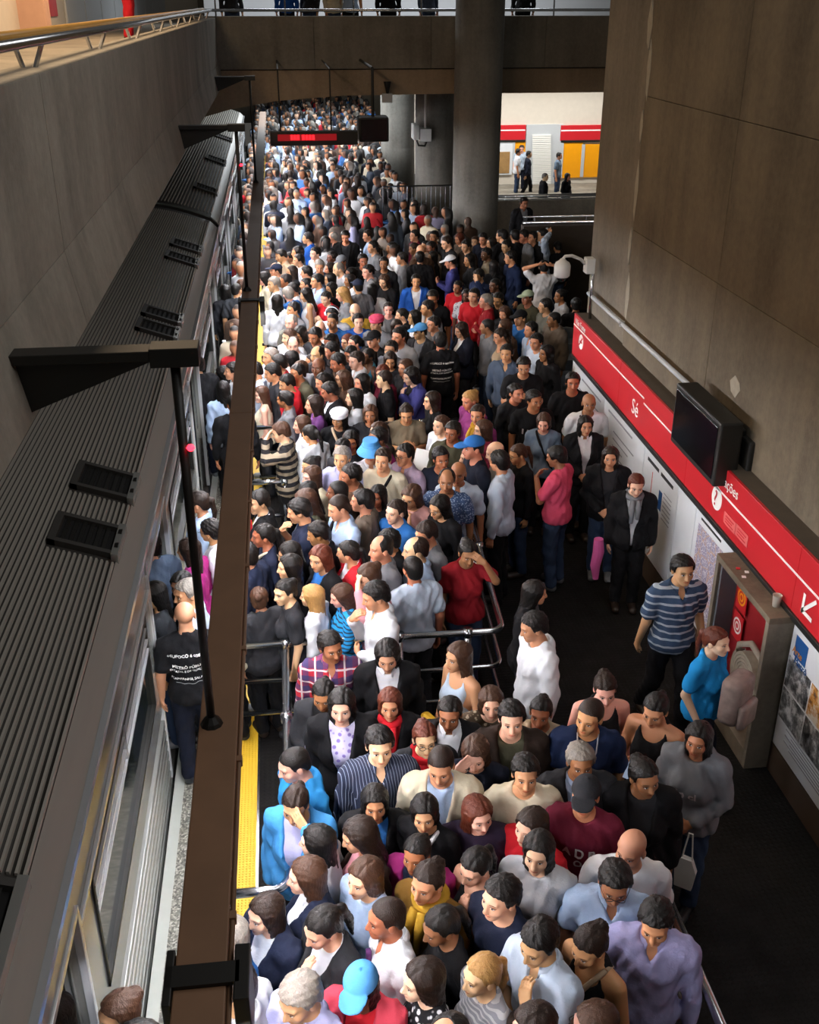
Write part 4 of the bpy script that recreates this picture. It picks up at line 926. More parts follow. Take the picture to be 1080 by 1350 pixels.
def cloth_mat(name, pat=None):
    m, nt, b = new_mat(name); N = NT(nt); oc = N.n('ShaderNodeObjectInfo').outputs['Color']; co = N.coord('Object'); s_ = N.n('ShaderNodeSeparateXYZ'); N.l(co, s_.inputs[0]); x, y, z = s_.outputs
    c = N.mix(N.noise(7, co, 3), N.mix(1.0, oc, (.82, .82, .82, 1), 'MULTIPLY'), oc)
    def wave(v, f, duty): return N.m('LESS_THAN', N.m('FRACT', N.m('MULTIPLY', v, f)), duty)
    K = (.015, .014, .016, 1); Wt = (.62, .62, .64, 1)
    if pat == 'stripes': c = N.mix(wave(z, 11, .5), c, K)
    elif pat == 'bluestripes': c = N.mix(wave(z, 26, .38), c, (.02, .05, .09, 1))
    elif pat == 'bluestripe': c = N.mix(wave(z, 15, .28), c, (.30, .34, .38, 1))
    elif pat == 'greystripe': c = N.mix(wave(z, 40, .4), c, (.45, .45, .46, 1))
    elif pat == 'pinstripe': c = N.mix(wave(N.m('ADD', x, N.m('MULTIPLY', y, .3)), 52, .16), c, (.22, .26, .34, 1))
    elif pat == 'plaid':
        c = N.mix(N.m('MULTIPLY', wave(z, 9, .42), .8), c, (.02, .03, .09, 1)); c = N.mix(N.m('MULTIPLY', wave(x, 9, .42), .7), c, (.03, .04, .12, 1)); c = N.mix(N.m('MAXIMUM', wave(N.m('ADD', z, .02), 9, .12), wave(N.m('ADD', x, .02), 9, .12)), c, (.55, .48, .48, 1))
    elif pat in ('floral', 'pattern', 'blackwhite', 'bluedot', 'violet'):
        v = N.n('ShaderNodeTexVoronoi'); v.inputs['Scale'].default_value = {'bluedot': 55}.get(pat, 28); N.l(co, v.inputs['Vector'])
        f = N.ramp(v.outputs['Distance'], [(.30, 1.0), (.42, 0.0)]); c = N.mix(N.m('MULTIPLY', f, .85), c, {'floral': (.10, .10, .16, 1), 'pattern': (.45, .38, .28, 1), 'blackwhite': Wt, 'bluedot': (.35, .45, .62, 1), 'violet': (.12, .07, .30, 1)}[pat])
    N.l(c, b.inputs['Base Color']); b.inputs['Roughness'].default_value = .85; b.inputs['Specular IOR Level'].default_value = .2
    N.bump(N.noise(26, co, 5, .6), .5, .012, b); return m
M_CLOTH = cloth_mat('cloth'); PATS = {k: cloth_mat('cloth_' + k, k) for k in ('stripes', 'bluestripes', 'bluestripe', 'greystripe', 'pinstripe', 'plaid', 'floral', 'pattern', 'blackwhite', 'bluedot', 'violet')}
def hair_mat():
    m, nt, b = new_mat('hair'); N = NT(nt); oc = N.n('ShaderNodeObjectInfo').outputs['Color']; co = N.coord('Object', (1, 1, .12))
    n = N.noise(150, co, 3); N.l(N.mix(n, N.mix(1.0, oc, (.4, .4, .4, 1), 'MULTIPLY'), N.mix(1.0, oc, (1.5, 1.45, 1.4, 1), 'MULTIPLY')), b.inputs['Base Color'])
    b.inputs['Roughness'].default_value = .45; b.inputs['Specular IOR Level'].default_value = .3; N.bump(n, .8, .006, b); return m
M_HAIR = hair_mat()
def obj_mat(name, rough):
    m, nt, b = new_mat(name); N = NT(nt); oc = N.n('ShaderNodeObjectInfo').outputs['Color']; N.l(N.mix(N.noise(20, N.coord('Object'), 3), N.mix(1.0, oc, (.8, .8, .8, 1), 'MULTIPLY'), oc), b.inputs['Base Color']); b.inputs['Roughness'].default_value = rough; return m
M_LEATHER = obj_mat('leather', .45)

# ================================================================== PEOPLE: one by one
HEX = dict(skyblue='3f88c4', darkbrown='2c211b', darkpurple='2d2236', lightblue='a9bfdd', lightgrey='b4b6ba', blackwhite='18181b', greystripe='8d8f96', palewhite='dcdde0', iceblue='bccadb', darkblue='1d2a4a', bluestripe='34465f', brightblue='1f8fd6', paleblue='b3c3d4', darknavy='171c2b', bluestripes='2590cf', darkred='8a1822', dustypink='b98a86', bluedot='42577c', greyolive='6f7068', royal='2157ae', pinkred='d24a6a', greyblue='6b7c8f', hotpink='d8506e', darkgrey='3a3d42', pattern='4f4234', stripes='948874', floral='c9ccd4', plaid='b02835', white='e2e4e8', black='131316', blue='2a66a8', magenta='98286f', mustard='7a5a25', navy='1c2338', charcoal='2a2b2f', lavender='a3a3c6', coral='d2485a', brown='4f3a2c', cream='d6cbb0', red='c01f2b', maroon='6b1d32', lilac='a8a6d2', grey='74777c', beige='b09a80', pinstripe='2b3145', azure='2b86c6', pink='c48a92', teal='3c7f95', fuchsia='8f3d7d', olive='4b4a3a', mauve='9d8ba0', khaki='857a66', taupe='6c6156', yellow='c9a23a', purple='5a3366', indigo='3d3f7d', slate='48566a', sage='9fae94', denim='4f93cf', gold='b8912f', violet='b9b4cf', jeans='33425c', striped='b8bac0', tan='8a6f54')
SKIN = {1: 'e0b394', 2: 'c4906b', 3: '9a6747', 4: '64402c'}
HAIR = dict(k='100d0b', d='22160f', n='412b1e', a='57291a', y='a37d4a', g='7a756e')
def colr(n): return lin(HEX[n])
prng = random.Random(11)
def part(name, me, parent, col, mat=None, M=None):
    o = bpy.data.objects.new(name, me); COL.objects.link(o); o.parent = parent; o.color = col
    if mat is not None:
        if not o.data.materials: o.data.materials.append(mat)
        o.material_slots[0].link = 'OBJECT'; o.material_slots[0].material = mat
    if M is not None: o.matrix_basis = M
    return o
def simple(key, fn, mat):
    if key not in CACHE: CACHE[key] = fn().mesh(key if isinstance(key, str) else key[0], mat, True)
    return CACHE[key]
def strap_mb(sex):
    k = 1 if sex == 'm' else .937; m = MB(); pts = []
    for i in range(33):
        t = 2 * math.pi * i / 32; c = math.cos(t); r = 1 if sex == 'm' else .86
        pts.append((c * .140 * r - .040 * r, math.sin(t) * (.150 if math.sin(t) < 0 else .135) * (1 if sex == 'm' else .94), (1.205 + .268 * c) * k))
    return m.tube(pts, .016, 6, False)
def scarf_mb(sex):
    k = 1 if sex == 'm' else .937; m = MB(); pts = [(.078 * math.cos(2 * math.pi * i / 20), .005 + .078 * math.sin(2 * math.pi * i / 20), (1.475 - .02 * math.sin(-2 * math.pi * i / 20)) * k) for i in range(21)]
    m.tube(pts, .030, 8, False); m.tube([(.03, -.10, 1.45 * k), (.035, -.145, 1.38 * k), (.03, -.165, 1.25 * k)], [.03, .03, .02], 8); m.tube([(-.02, -.10, 1.45 * k), (-.03, -.145, 1.36 * k), (-.03, -.165, 1.20 * k)], [.03, .03, .02], 8); return m
def glasses_mb():
    m = MB()
    for s_ in (-1, 1):
        m.tube([(s_ * .031 + .021 * math.cos(a), -.104, .0 + .015 * math.sin(a)) for a in [2 * math.pi * i / 14 for i in range(15)]], .0022, 5, False); m.tube([(s_ * .052, -.102, .004), (s_ * .080, -.03, .006), (s_ * .082, .02, .0)], .002, 5)
    return m.tube([(-.010, -.106, .002), (.010, -.106, .002)], .002, 5)
def phones_mb():
    m = MB().tube([(.092 * math.cos(a), .01, .035 + .092 * math.sin(a)) for a in [math.pi * i / 14 for i in range(15)]], .009, 6)
    for s_ in (-1, 1): m.lathe([(.001, -.03), (.03, -.02), (.03, .02), (.001, .03)], (s_ * .092, .012, .0), 10)
    return m
def tie_mb(sex):
    k = 1 if sex == 'm' else .937; return MB().prism([(-.014, 1.43 * k), (.014, 1.43 * k), (.012, 1.40 * k), (.034, 1.12 * k), (0, 1.07 * k), (-.034, 1.12 * k), (-.012, 1.40 * k)], 'y', -.142 - (.02 if sex == 'f' else 0), -.115)
def lanyard_mb():
    return MB().tube([(-.07, -.03, 1.49), (-.06, -.11, 1.40), (-.01, -.142, 1.24)], .005, 5).tube([(.07, -.03, 1.49), (.06, -.11, 1.40), (.01, -.142, 1.24)], .005, 5).box(-.035, .035, -.155, -.145, 1.14, 1.24)
def drape(s, size, F, zc, back, mat, dy=.004, align='CENTER'):     # lettering laid onto the cloth of the chest or back
    me = text_mesh(s, size, mat, 0.0, align, size * .03); n = len(me.vertices); co = np.empty(n * 3, np.float32); me.vertices.foreach_get('co', co); co = co.reshape(-1, 3)
    x = co[:, 0] * (-1 if back else 1); z = co[:, 1] + zc; ax = F.ax; ix = np.clip(np.searchsorted(ax[0], x), 1, len(ax[0]) - 1); iz = np.clip(np.searchsorted(ax[2], z), 1, len(ax[2]) - 1)
    yy = np.zeros(n, np.float32)
    for dx in (0, 1):
        for dz in (0, 1):
            c = F.d[ix - dx, :, iz - dz] < 0; j = (c.shape[1] - 1 - np.argmax(c[:, ::-1], 1)) if back else np.argmax(c, 1); wx = (x - ax[0][ix - 1]) / (ax[0][ix] - ax[0][ix - 1]); wz = (z - ax[2][iz - 1]) / (ax[2][iz] - ax[2][iz - 1])
            yy += ax[1][j] * np.where(dx, 1 - wx, wx) * np.where(dz, 1 - wz, wz)
    out = np.stack([x, yy + (.014 + dy) * (1 if back else -1), z], 1).astype(np.float32); me.vertices.foreach_set('co', out.ravel()); me.update(); return me
def person(x, y, h, face, code, col, ex, label, z=0.0, group='crowd on the platform', shoes=True):
    sex, hs, hc, g, pose, sk = code.split() if isinstance(code, str) else code; sk = int(sk); hv = HEADV.get(pose) or 'ndtn'[prng.randrange(4)]
    if 'guard' in ex: hv = 'n'
    mirror = -1 if (prng.random() < .5 and not ({'guard', 'print', 'phone', 'bag', 'pinkbag'} & set(ex))) else 1
    r = thing('person', label, 'person', (x, y, z), math.radians(-face), group); s_ = h / NOM[sex]; wd = prng.uniform(.96, 1.07); r.scale = (s_ * wd * mirror, s_ * wd, s_)
    part('body', body_mesh(sex, pose, hv), r, tuple(q * prng.uniform(.88, 1.1) for q in lin(SKIN[sk])[:3]) + (1,))
    HM = head_matrix(sex, hv); hcol = lin(HAIR[hc])
    if hs in 'cwt':
        part('hair', hair_mesh('z' if sex == 'm' else 'l', True), r, hcol, None, HM); cp = part('cap', hat_mesh(hs), r, colr(ex['hat']), None, HM)
    elif hs != 'b': part('hair', hair_mesh(hs), r, hcol, None, HM)
    elif hc == 'g' or prng.random() < .3: part('hair', hair_mesh('r'), r, hcol, None, HM)
    pm = PATS.get(col); c = colr(col)
    collared = 'collar' in ex or (g == 'L' and sex == 'm' and col in ('iceblue', 'lightblue', 'white', 'lavender', 'lilac', 'paleblue', 'grey', 'mauve', 'plaid', 'pinstripe', 'slate', 'lightgrey', 'darkred'))
    top = part('top', garment(sex, pose, {'L': 'C', 'T': 'Q'}.get(g, g) if collared else g), r, c, pm)
    if 'sleeve' in ex: part('blouse', garment(sex, pose, 'T'), r, colr('violet'), PATS['violet'], Matrix.Diagonal((1.03, 1.08, 1.0, 1)))
    if g in 'JS':
        ic = ex.get('inner') or (ex.get('shirt') or 'white' if g == 'S' else prng.choice(['white', 'grey', 'charcoal'])); ins = part('shirt', garment(sex, pose, 'I'), r, colr(ic), PATS.get('greystripe') if ic == 'striped' else None)
        if g == 'S': part('collar', collar_mesh(sex), r, colr(ic))
    elif collared: part('collar', collar_mesh(sex), r, c, pm)
    if 'tie' in ex: part('tie', simple(('tie', sex), lambda: tie_mb(sex), M_CLOTH), r, colr(ex['tie']))
    tc = ex.get('trousers') or prng.choice(['jeans', 'darknavy', 'black', 'charcoal', 'jeans', 'black'])
    part('trousers', trousers_mesh(sex, POSES[pose][2]), r, colr(tc))
    if shoes:
        sc = prng.choice(['black', 'darkbrown', 'charcoal', 'grey'])
        for i, (_, _, a_) in enumerate(legs(sex, POSES[pose][2])):
            part('shoe', shoe_mesh(), r, colr(sc), None, Matrix.Translation((a_[0], a_[1] - .0, a_[2] - .085 * (1 if sex == 'm' else .937))))
    if 'strap' in ex: part('bag_strap', simple(('strap', sex), lambda: strap_mb(sex), M_CLOTH), r, colr(ex['strap']))
    if 'scarf' in ex: part('scarf', simple(('scarf', sex), lambda: scarf_mb(sex), M_CLOTH), r, colr(ex['scarf']))
    if 'glasses' in ex: part('glasses', simple('glasses', glasses_mb, M_LEATHER), r, colr('black'), None, HM)
    if 'headphones' in ex: part('headphones', simple('headphones', phones_mb, M_LEATHER), r, colr('white'), None, HM)
    if 'lanyard' in ex: part('lanyard', simple('lanyard', lanyard_mb, M_LEATHER), r, colr('lightgrey'))
    if 'guard' in ex:
        F = garment_field(sex, pose, g)
        for tx, sz, zc in (('oSUFOCO é cotidiano', .036, 1.335), ('METRÔ PÚBLICO', .036, 1.235), ('ESTATAL E DE QUALIDADE', .026, 1.20), ('CAMPANHA SALARIAL', .030, 1.115), ('____________________', .024, 1.085)):
            part('lettering', drape(tx, sz, F, zc, True, M_WPRINT), top, (1, 1, 1, 1))
    if 'print' in ex:
        F = garment_field(sex, pose, g)
        for tx, sz, zc in {'maroon': (('A D B', .085, 1.23), ('O', .07, 1.15)), 'hoodie': (('lo cl', .085, 1.21),), 'block': (('I I I I I I', .10, 1.20), ('I I I I', .08, 1.10))}[ex['print']]: part('lettering', drape(tx, sz, F, zc * (1 if sex == 'm' else .937), False, MATS.get('pale_cloth_print') or plain('pale_cloth_print', 'b9b0b2', .8)), top, (1, 1, 1, 1))
    return r
def local(r, p): return wm(r) @ Vector(p)
def held(r, name, label, cat, mb, mat, p, rot=(0, 0, 0)):
    o = bpy.data.objects.new(name, mb.mesh(name, mat)); COL.objects.link(o); o.location = local(r, p); o.rotation_euler = (rot[0], rot[1], r.rotation_euler.z + rot[2]); return tag(o, label, cat)
TABLE = """
0.59 3.30 1.74 54 m b k T A 2 brown | brown top at the very bottom of the picture
-0.81 3.38 1.80 88 m s k L A 2 darknavy | dark navy long-sleeved top, left of the one in navy cardigan
1.02 3.35 1.69 68 f l d L A 1 darkbrown | dark brown top at the bottom edge
-0.08 3.57 1.82 45 m s g L C 2 lavender | lavender shirt with hand at the chin
1.33 3.37 1.65 62 f l n L A 1 brown glasses=1 | brown top and glasses at the bottom edge
-0.41 3.65 1.78 111 m s k L A 2 lightgrey | light grey sweater in the bottom corner beside the beam
0.20 3.71 1.66 23 f c k J A 4 coral inner=red hat=denim | coral jacket and blue denim cap
0.53 3.69 1.67 76 f k d L A 1 blackwhite | black and white patterned top
0.83 3.69 1.67 68 f p y L A 1 greystripe | grey striped cardigan at the bottom of the crowd
-0.99 3.74 1.60 56 f u n L A 2 black | black top in the nearest train doorway
-1.29 3.67 1.70 53 f k k L A 2 white | white long-sleeved top, left of the one in navy cardigan
1.14 3.74 1.83 57 m s k T C 2 iceblue collar=1 | ice blue polo with a fist at the chest
-0.46 4.04 1.71 77 f k g L A 1 blue | blue top half hidden by the brown beam
0.38 4.05 1.73 77 m z d L A 3 white tie=purple | white shirt and purple tie
1.44 3.82 1.67 59 f u d V A 2 black strap=beige | black tank top with a beige shoulder strap
0.69 4.04 1.66 75 f p k L A 3 black | black top with arms down beside the white shirt
0.06 4.10 1.68 62 f p k J C 1 charcoal inner=white | charcoal leather jacket with hand over the mouth
1.01 4.12 1.74 58 m s k T A 1 navy | navy tee with short sleeves looking to the train
1.79 3.89 1.74 23 m s k L A 2 lilac | lilac long sleeved shirt against the long rail
-0.27 4.29 1.60 55 f l d J A 1 navy inner=white | navy cardigan with a wide white collar
0.64 4.38 1.64 42 f u d L A 2 mustard scarf=gold | mustard brown top with gold scarf
0.29 4.45 1.64 51 f k n L A 1 lightblue | pale blue knit with head turned to the train
-0.03 4.47 1.66 84 f l n S A 1 navy | dark navy blazer over a white collar
1.66 4.21 1.71 18 m s k T A 3 lightblue glasses=1 collar=1 | light blue polo and glasses
0.95 4.49 1.62 56 f p k V C 1 black | black sleeveless top with hand on the chin
1.29 4.47 1.71 27 f l k T A 1 lightgrey | pale grey tee in front of the red tee
0.61 4.68 1.56 30 f p k J A 3 magenta inner=navy | magenta cardigan over a navy top
0.04 4.80 1.58 105 f l k T A 1 white | white tee at the end of the near curved rail
1.83 4.45 1.69 17 m b k T A 2 palewhite | off-white polo near the end of the long rail
0.31 4.81 1.62 79 f l d J A 2 darkbrown inner=pink | dark brown jacket over a pink top
1.33 4.77 1.61 52 f l d T A 1 red | plain bright red tee
0.70 4.96 1.62 37 f k k T A 2 black strap=white | black top crossed by a wide white bag strap
1.02 4.95 1.59 11 f l a L A 1 darkpurple | dark purple top with head bowed
-0.09 5.11 1.66 22 f p d J F 2 skyblue inner=lavender | open blue jacket and grey scarf covering the eyes with one hand
1.67 4.85 1.75 25 m c k T A 2 maroon hat=charcoal print=maroon | maroon printed tee and dark patterned cap
0.39 5.14 1.57 2 f l k J A 2 black inner=blue | black cardigan over a bright blue top
1.34 5.10 1.75 7 m s k T B 2 cream | cream tee looking straight down
0.83 5.24 1.77 14 m z d J A 2 cream inner=lightblue | cream jacket over a light blue collar
-0.07 5.46 1.66 65 m z k H A 1 azure | azure hooded jacket facing the train
1.72 5.19 1.73 5 m s g S A 3 charcoal shirt=lightblue | charcoal jacket over a light blue shirt
0.45 5.46 1.77 -2 m s k L A 1 pinstripe | navy pinstripe shirt with arms at the sides
2.11 5.06 1.69 15 f u k J A 3 black inner=charcoal | black jacket with white earphones
1.09 5.45 1.67 12 f l n L F 1 darknavy | dark navy top with a hand raised to the hair
0.77 5.64 1.65 -2 f u a J A 1 charcoal inner=red scarf=red glasses=1 | charcoal top with red collar and glasses
1.37 5.66 1.75 8 m s k J A 1 darkbrown inner=olive | dark brown jacket over an olive tee
1.89 5.58 1.79 15 m z d T A 2 darkblue lanyard=1 | dark blue tee with a lanyard
2.60 5.38 1.68 37 f l k H B 3 grey print=hoodie | grey printed hoodie standing alone on the dark floor
0.99 5.91 1.64 14 f p k S A 3 black | black blazer over an open white collar
0.24 6.04 1.68 8 f l k J A 1 black inner=charcoal sleeve=violet | black vest over a violet patterned blouse
1.63 5.85 1.63 22 f u k T A 3 beige | beige top beside the dark brown jacket
0.59 6.13 1.59 8 f k a J A 2 black inner=red scarf=red | black jacket and bright red scarf
1.31 6.06 1.59 7 f k n L A 1 pattern | speckled brown blouse
2.44 5.75 1.68 43 f p k V P 2 black phone=1 | black sleeveless top looking at a phone
0.13 6.35 1.57 15 f p k J C 3 charcoal inner=black strap=white | charcoal jacket with a white strap and hand at the cheek
2.14 6.06 1.66 4 f u d V A 1 black trim=pink | black sleeveless top edged in pink
1.17 6.54 1.67 62 f l n V B 2 paleblue bag=yellow | pale blue tank top holding a yellow bag
0.62 6.64 1.69 3 f l k S A 2 black shirt=striped | black suit jacket under the near cross rail
0.20 6.75 1.71 3 m s k L A 3 plaid | red plaid shirt
1.81 6.74 1.77 80 m s k H A 2 white | plain white hoodie
-0.93 7.26 1.72 173 m b k T A 2 black guard=1 trousers=darknavy | black security vest with white lettering on the platform edge
3.19 6.61 1.61 -39 f p a T W 1 brightblue backpack=1 | bright blue tee carrying a patterned backpack
0.64 7.37 1.76 78 m s k L C 2 white | crisp white long sleeved shirt behind the cross rail
-0.91 7.64 1.72 86 m s g L A 2 paleblue | pale blue shirt and grey hair at the train door
1.93 7.49 1.62 -62 f l k J A 2 black | long black coat beside the rail corner
-0.11 7.82 1.57 83 f u k T A 1 charcoal | charcoal tee, left of the one in white sweater and long blond hair
0.11 7.82 1.50 108 f l y L A 1 white | white sweater and long blond hair leaning on the rail
-0.35 7.82 1.50 155 f u n J A 2 charcoal | charcoal blazer seen from behind at the near cross rail
0.38 7.82 1.50 83 f l n L P 1 bluestripes phone=1 | blue and black striped sweater using a phone
-0.62 7.82 1.57 94 f l y L A 1 cream | cream top half behind the brown beam
-1.20 7.78 1.64 86 f l k L A 2 darkgrey | dark grey long-sleeved top, in front of the one in slate suit
0.97 7.82 1.71 161 m z k T A 3 iceblue | ice blue tee seen from behind at the cross rail
0.62 7.86 1.67 70 f u n L F 1 pink | pink top holding a phone to the ear
-1.00 8.03 1.59 58 f l k L A 2 black | black long-sleeved top, left of the one in pale blue shirt and grey hair
3.21 7.45 1.79 -3 m s k T W 2 bluestripe collar=1 | grey blue striped polo and jeans walking by the map
-0.07 8.16 1.63 80 f l k L A 1 black | black long-sleeved top, behind the one in white sweater and long blond hair
0.74 8.15 1.77 72 m r k L A 2 grey | grey shirt and dark beard
1.05 8.14 1.74 84 m r d L A 1 lightblue | light blue dress shirt
-0.45 8.20 1.74 117 m s k J A 2 navy | navy jacket, in front of the one in navy top
0.21 8.26 1.65 68 f l a J A 2 black inner=blue | black jacket and very long auburn hair
1.50 8.24 1.65 -4 f u k T F 3 darkred | dark red blouse with a hand on the forehead
0.47 8.39 1.62 82 f p k J A 2 red inner=white | red jacket with a white hood collar
-0.05 8.50 1.58 90 f l k L A 2 charcoal | charcoal long-sleeved top, right of the one in navy top
0.84 8.49 1.66 67 m s k L A 3 black | black long-sleeved top, right of the one in grey shirt and dark beard
1.20 8.49 1.72 72 m s d T A 2 grey | grey tee beside the right hand queue
-0.97 8.53 1.65 109 f l d L A 2 magenta | magenta blouse left of the beam
-1.32 8.50 1.71 144 m s k J R 2 slate | slate suit reaching up to the open train door
0.22 8.65 1.69 93 m s k J A 3 black inner=white | black jacket, behind the one in black jacket and very long auburn hair
-0.30 8.73 1.66 84 f p k L A 3 navy strap=cream | navy top with a cream bag strap
-0.78 8.84 1.68 92 m s k L A 2 white glasses=1 | white shirt and glasses left of the beam
0.43 8.95 1.82 68 m z d T P 2 lightblue strap=black collar=1 | sky blue polo with a black bag strap across the back
0.06 9.00 1.77 93 m s k T C 2 navy collar=1 | navy tee, left of the one in sky blue polo
0.96 9.07 1.68 49 f p d T A 1 blue | blue top with beige straps
0.66 9.21 1.73 105 m s k L A 2 taupe | taupe long-sleeved top, right of the one in sky blue polo
1.42 9.16 1.67 58 f l k L A 2 black glasses=1 | black top, glasses and long curls
-0.34 9.29 1.74 94 m s k S A 2 black tie=red | black suit and red tie beside the beam
0.13 9.40 1.69 81 f l n L A 2 olive | olive long-sleeved top, left of the one in sky blue polo
0.43 9.47 1.72 95 m z k L A 4 charcoal | charcoal long-sleeved top, behind the one in sky blue polo
1.17 9.44 1.67 42 f l n L C 2 dustypink | dusty pink top with hand at the mouth
-0.94 9.48 1.68 100 f p d L A 2 lightblue | light blue long-sleeved top, behind the one in white shirt and glasses
1.51 9.49 1.79 14 m r k T A 3 bluedot | blue dotted shirt looking down
0.83 9.60 1.60 32 f l k L A 3 black | black long-sleeved top, right of the one in sky blue polo
0.15 9.78 1.60 71 f l k L A 2 charcoal | charcoal long-sleeved top, left of the one in sky blue polo
1.67 9.74 1.75 18 m b k T A 3 iceblue tie=black collar=1 | ice blue shirt and black tie with a shaved head
0.59 9.91 1.71 56 m s k T A 3 brown | brown tee, in front of the one in blue bucket hat and white polo
2.15 9.88 1.79 117 m s k L A 2 iceblue trousers=black | ice blue shirt and black trousers at the rail end
0.19 10.14 1.61 62 f l n L A 1 cream | cream long-sleeved top, left of the one in sky blue polo
0.93 10.12 1.78 22 m s d L B 2 cream strap=black | cream sweater with a dark bag strap
3.50 9.55 1.62 12 f p a S A 1 black scarf=grey pinkbag=1 | black blazer and grey scarf by the wall boards
1.55 10.16 1.75 13 m s k L A 3 darknavy | dark navy long-sleeved top, right of the one in mauve shirt and glasses
0.51 10.28 1.75 22 m s g L A 2 lavender | lavender shirt beside the bucket hat
1.92 10.16 1.85 78 m c k L A 2 darknavy hat=blue | dark top and bright blue baseball cap
1.19 10.28 1.75 52 m s k L A 2 mauve glasses=1 | mauve shirt and glasses
0.82 10.43 1.75 4 m w k T A 2 white hat=denim collar=1 | blue bucket hat and white polo
2.83 10.10 1.71 128 m s k T C 3 hotpink trousers=jeans | hot pink tee and jeans
2.20 10.28 1.73 93 m b a L A 1 lightgrey | light grey long-sleeved top, behind the one in ice blue shirt and black trousers
0.20 10.51 1.56 88 f u k L A 2 white | white long-sleeved top, in front of the one in black and beige striped sweater
1.94 10.52 1.58 66 f l k V A 1 white | white sleeveless top with black trim
0.54 10.70 1.68 36 f p k L A 2 charcoal | charcoal long-sleeved top, left of the one in blue bucket hat and white polo
2.48 10.42 1.64 75 f p n L A 2 black glasses=1 | black long-sleeved top, right of the one in ice blue shirt and black trousers
0.95 10.76 1.76 69 m s k T A 3 magenta | magenta tee
3.44 10.26 1.62 16 f l d J B 2 black inner=charcoal | black leather jacket and long hair by the wall
0.66 11.02 1.64 32 f l k L A 3 black | black long-sleeved top, left of the one in blue bucket hat and white polo
1.80 10.99 1.71 9 m s k L A 3 olive | olive sweater looking down
-0.10 11.16 1.72 100 m s n L F 1 stripes | black and beige striped sweater with hand on the face
0.22 11.33 1.60 137 f p k L A 2 white | white long-sleeved top, right of the one in black and beige striped sweater
2.21 11.16 1.64 80 f k n L A 1 maroon | maroon top and curly bob
1.00 11.35 1.60 58 f k n L A 1 darkbrown | dark brown long-sleeved top, behind the one in magenta tee
1.74 11.36 1.65 54 f p n T B 1 white paper=1 | white tee holding a sheet of paper
0.13 11.67 1.60 88 f l n L A 1 white | white long-sleeved top, left of the one in black top and white beret
3.42 11.22 1.62 2 f l k S B 2 black | black suit standing behind the leather jacket
2.23 11.61 1.67 55 f p d L A 2 fuchsia scarf=gold | fuchsia top with yellow scarf
2.98 11.45 1.60 15 f k n L A 1 greyblue strap=black | grey blue blouse with a bag strap
0.56 11.87 1.59 5 f t k T A 3 black hat=white strap=beige | black top and white beret at the second cross rail
0.94 11.89 1.62 9 f k n L A 3 charcoal | charcoal long-sleeved top, behind the one in magenta tee
1.38 11.94 1.60 2 f u d T P 2 khaki | khaki blouse behind the second cross rail
0.30 12.17 1.67 87 f l d L A 2 purple | purple long-sleeved top, left of the one in black top and white beret
-0.71 12.20 1.69 184 m z k L A 3 black | black long-sleeved top, left of the one in bright red hoodie
3.60 11.74 1.70 6 m b k T W 3 white strap=black | white tee with a bag strap by the wall boards
2.96 11.92 1.71 3 m s k T A 3 black print=block | black tee with a pale printed block
1.75 12.16 1.66 76 f l d L A 1 black | black long-sleeved top, right of the one in khaki blouse
2.23 12.11 1.68 60 f u y L A 2 fuchsia | fuchsia patterned top and blond bun
-0.05 12.44 1.65 93 f u k L A 3 grey | grey long-sleeved top, in front of the one in bright red hoodie
0.81 12.46 1.63 93 f l k L A 1 lightgrey | light grey long-sleeved top, behind the one in black top and white beret
0.52 12.51 1.71 86 m s k S A 3 black | black suit jacket, behind the one in black top and white beret
2.81 12.34 1.66 -28 f p k L A 2 charcoal | charcoal long-sleeved top, in front of the one in slate blue shirt
3.56 12.37 1.76 7 m s k T A 3 black | black tee standing against the white wall boards
-0.86 12.90 1.64 176 f l k L A 1 lightblue | light blue long-sleeved top, left of the one in bright red hoodie
-0.01 12.95 1.69 79 m s k H A 2 red | bright red hoodie facing the train
-0.36 12.95 1.54 95 f l n V A 1 cream | cream sleeveless top, left of the one in bright red hoodie
0.94 12.95 1.66 63 f l k L A 2 white | white long-sleeved top, in front of the one in teal sleeveless top
1.23 12.95 1.68 87 m s d T A 1 black | black tee beside the purple blue jacket
0.46 13.04 1.67 78 f p k L A 2 darkred | dark red long-sleeved top, in front of the one in grey jacket
0.71 13.17 1.64 80 f l n L A 2 brown | brown long-sleeved top, right of the one in grey jacket
0.12 13.25 1.72 64 m s k J A 3 olive inner=red | olive jacket, right of the one in bright red hoodie
1.63 13.16 1.66 74 f k k J C 1 indigo inner=black | purple blue jacket
-0.19 13.26 1.74 82 m s k L A 2 charcoal | charcoal long-sleeved top, left of the one in bright red hoodie
0.39 13.39 1.75 29 m b k J X 4 grey inner=charcoal | grey jacket with arms folded
1.25 13.35 1.64 61 f l a L A 2 maroon | maroon long-sleeved top, in front of the one in teal sleeveless top
-0.43 13.41 1.72 96 m s k L A 2 iceblue | ice blue long-sleeved top, left of the one in bright red hoodie
3.08 13.08 1.77 7 m s k T P 2 black | black tee, right of the one in slate blue shirt
-0.73 13.45 1.71 85 m s k L A 2 white | white long-sleeved top, left of the one in bright red hoodie
0.68 13.54 1.76 67 m s k L A 3 brown | brown long-sleeved top, left of the one in teal sleeveless top
1.57 13.53 1.65 53 f k n L A 2 charcoal | charcoal long-sleeved top, behind the one in purple blue jacket
-0.12 13.63 1.74 67 m s k T A 2 red | red tee, behind the one in bright red hoodie
0.93 13.65 1.73 82 m s d L A 1 white | white long-sleeved top, left of the one in teal sleeveless top
-1.23 13.65 1.74 154 m s k J R 1 black | black jacket leaning into the train doorway
0.16 13.71 1.62 53 f l n L A 2 charcoal | charcoal long-sleeved top, left of the one in grey jacket
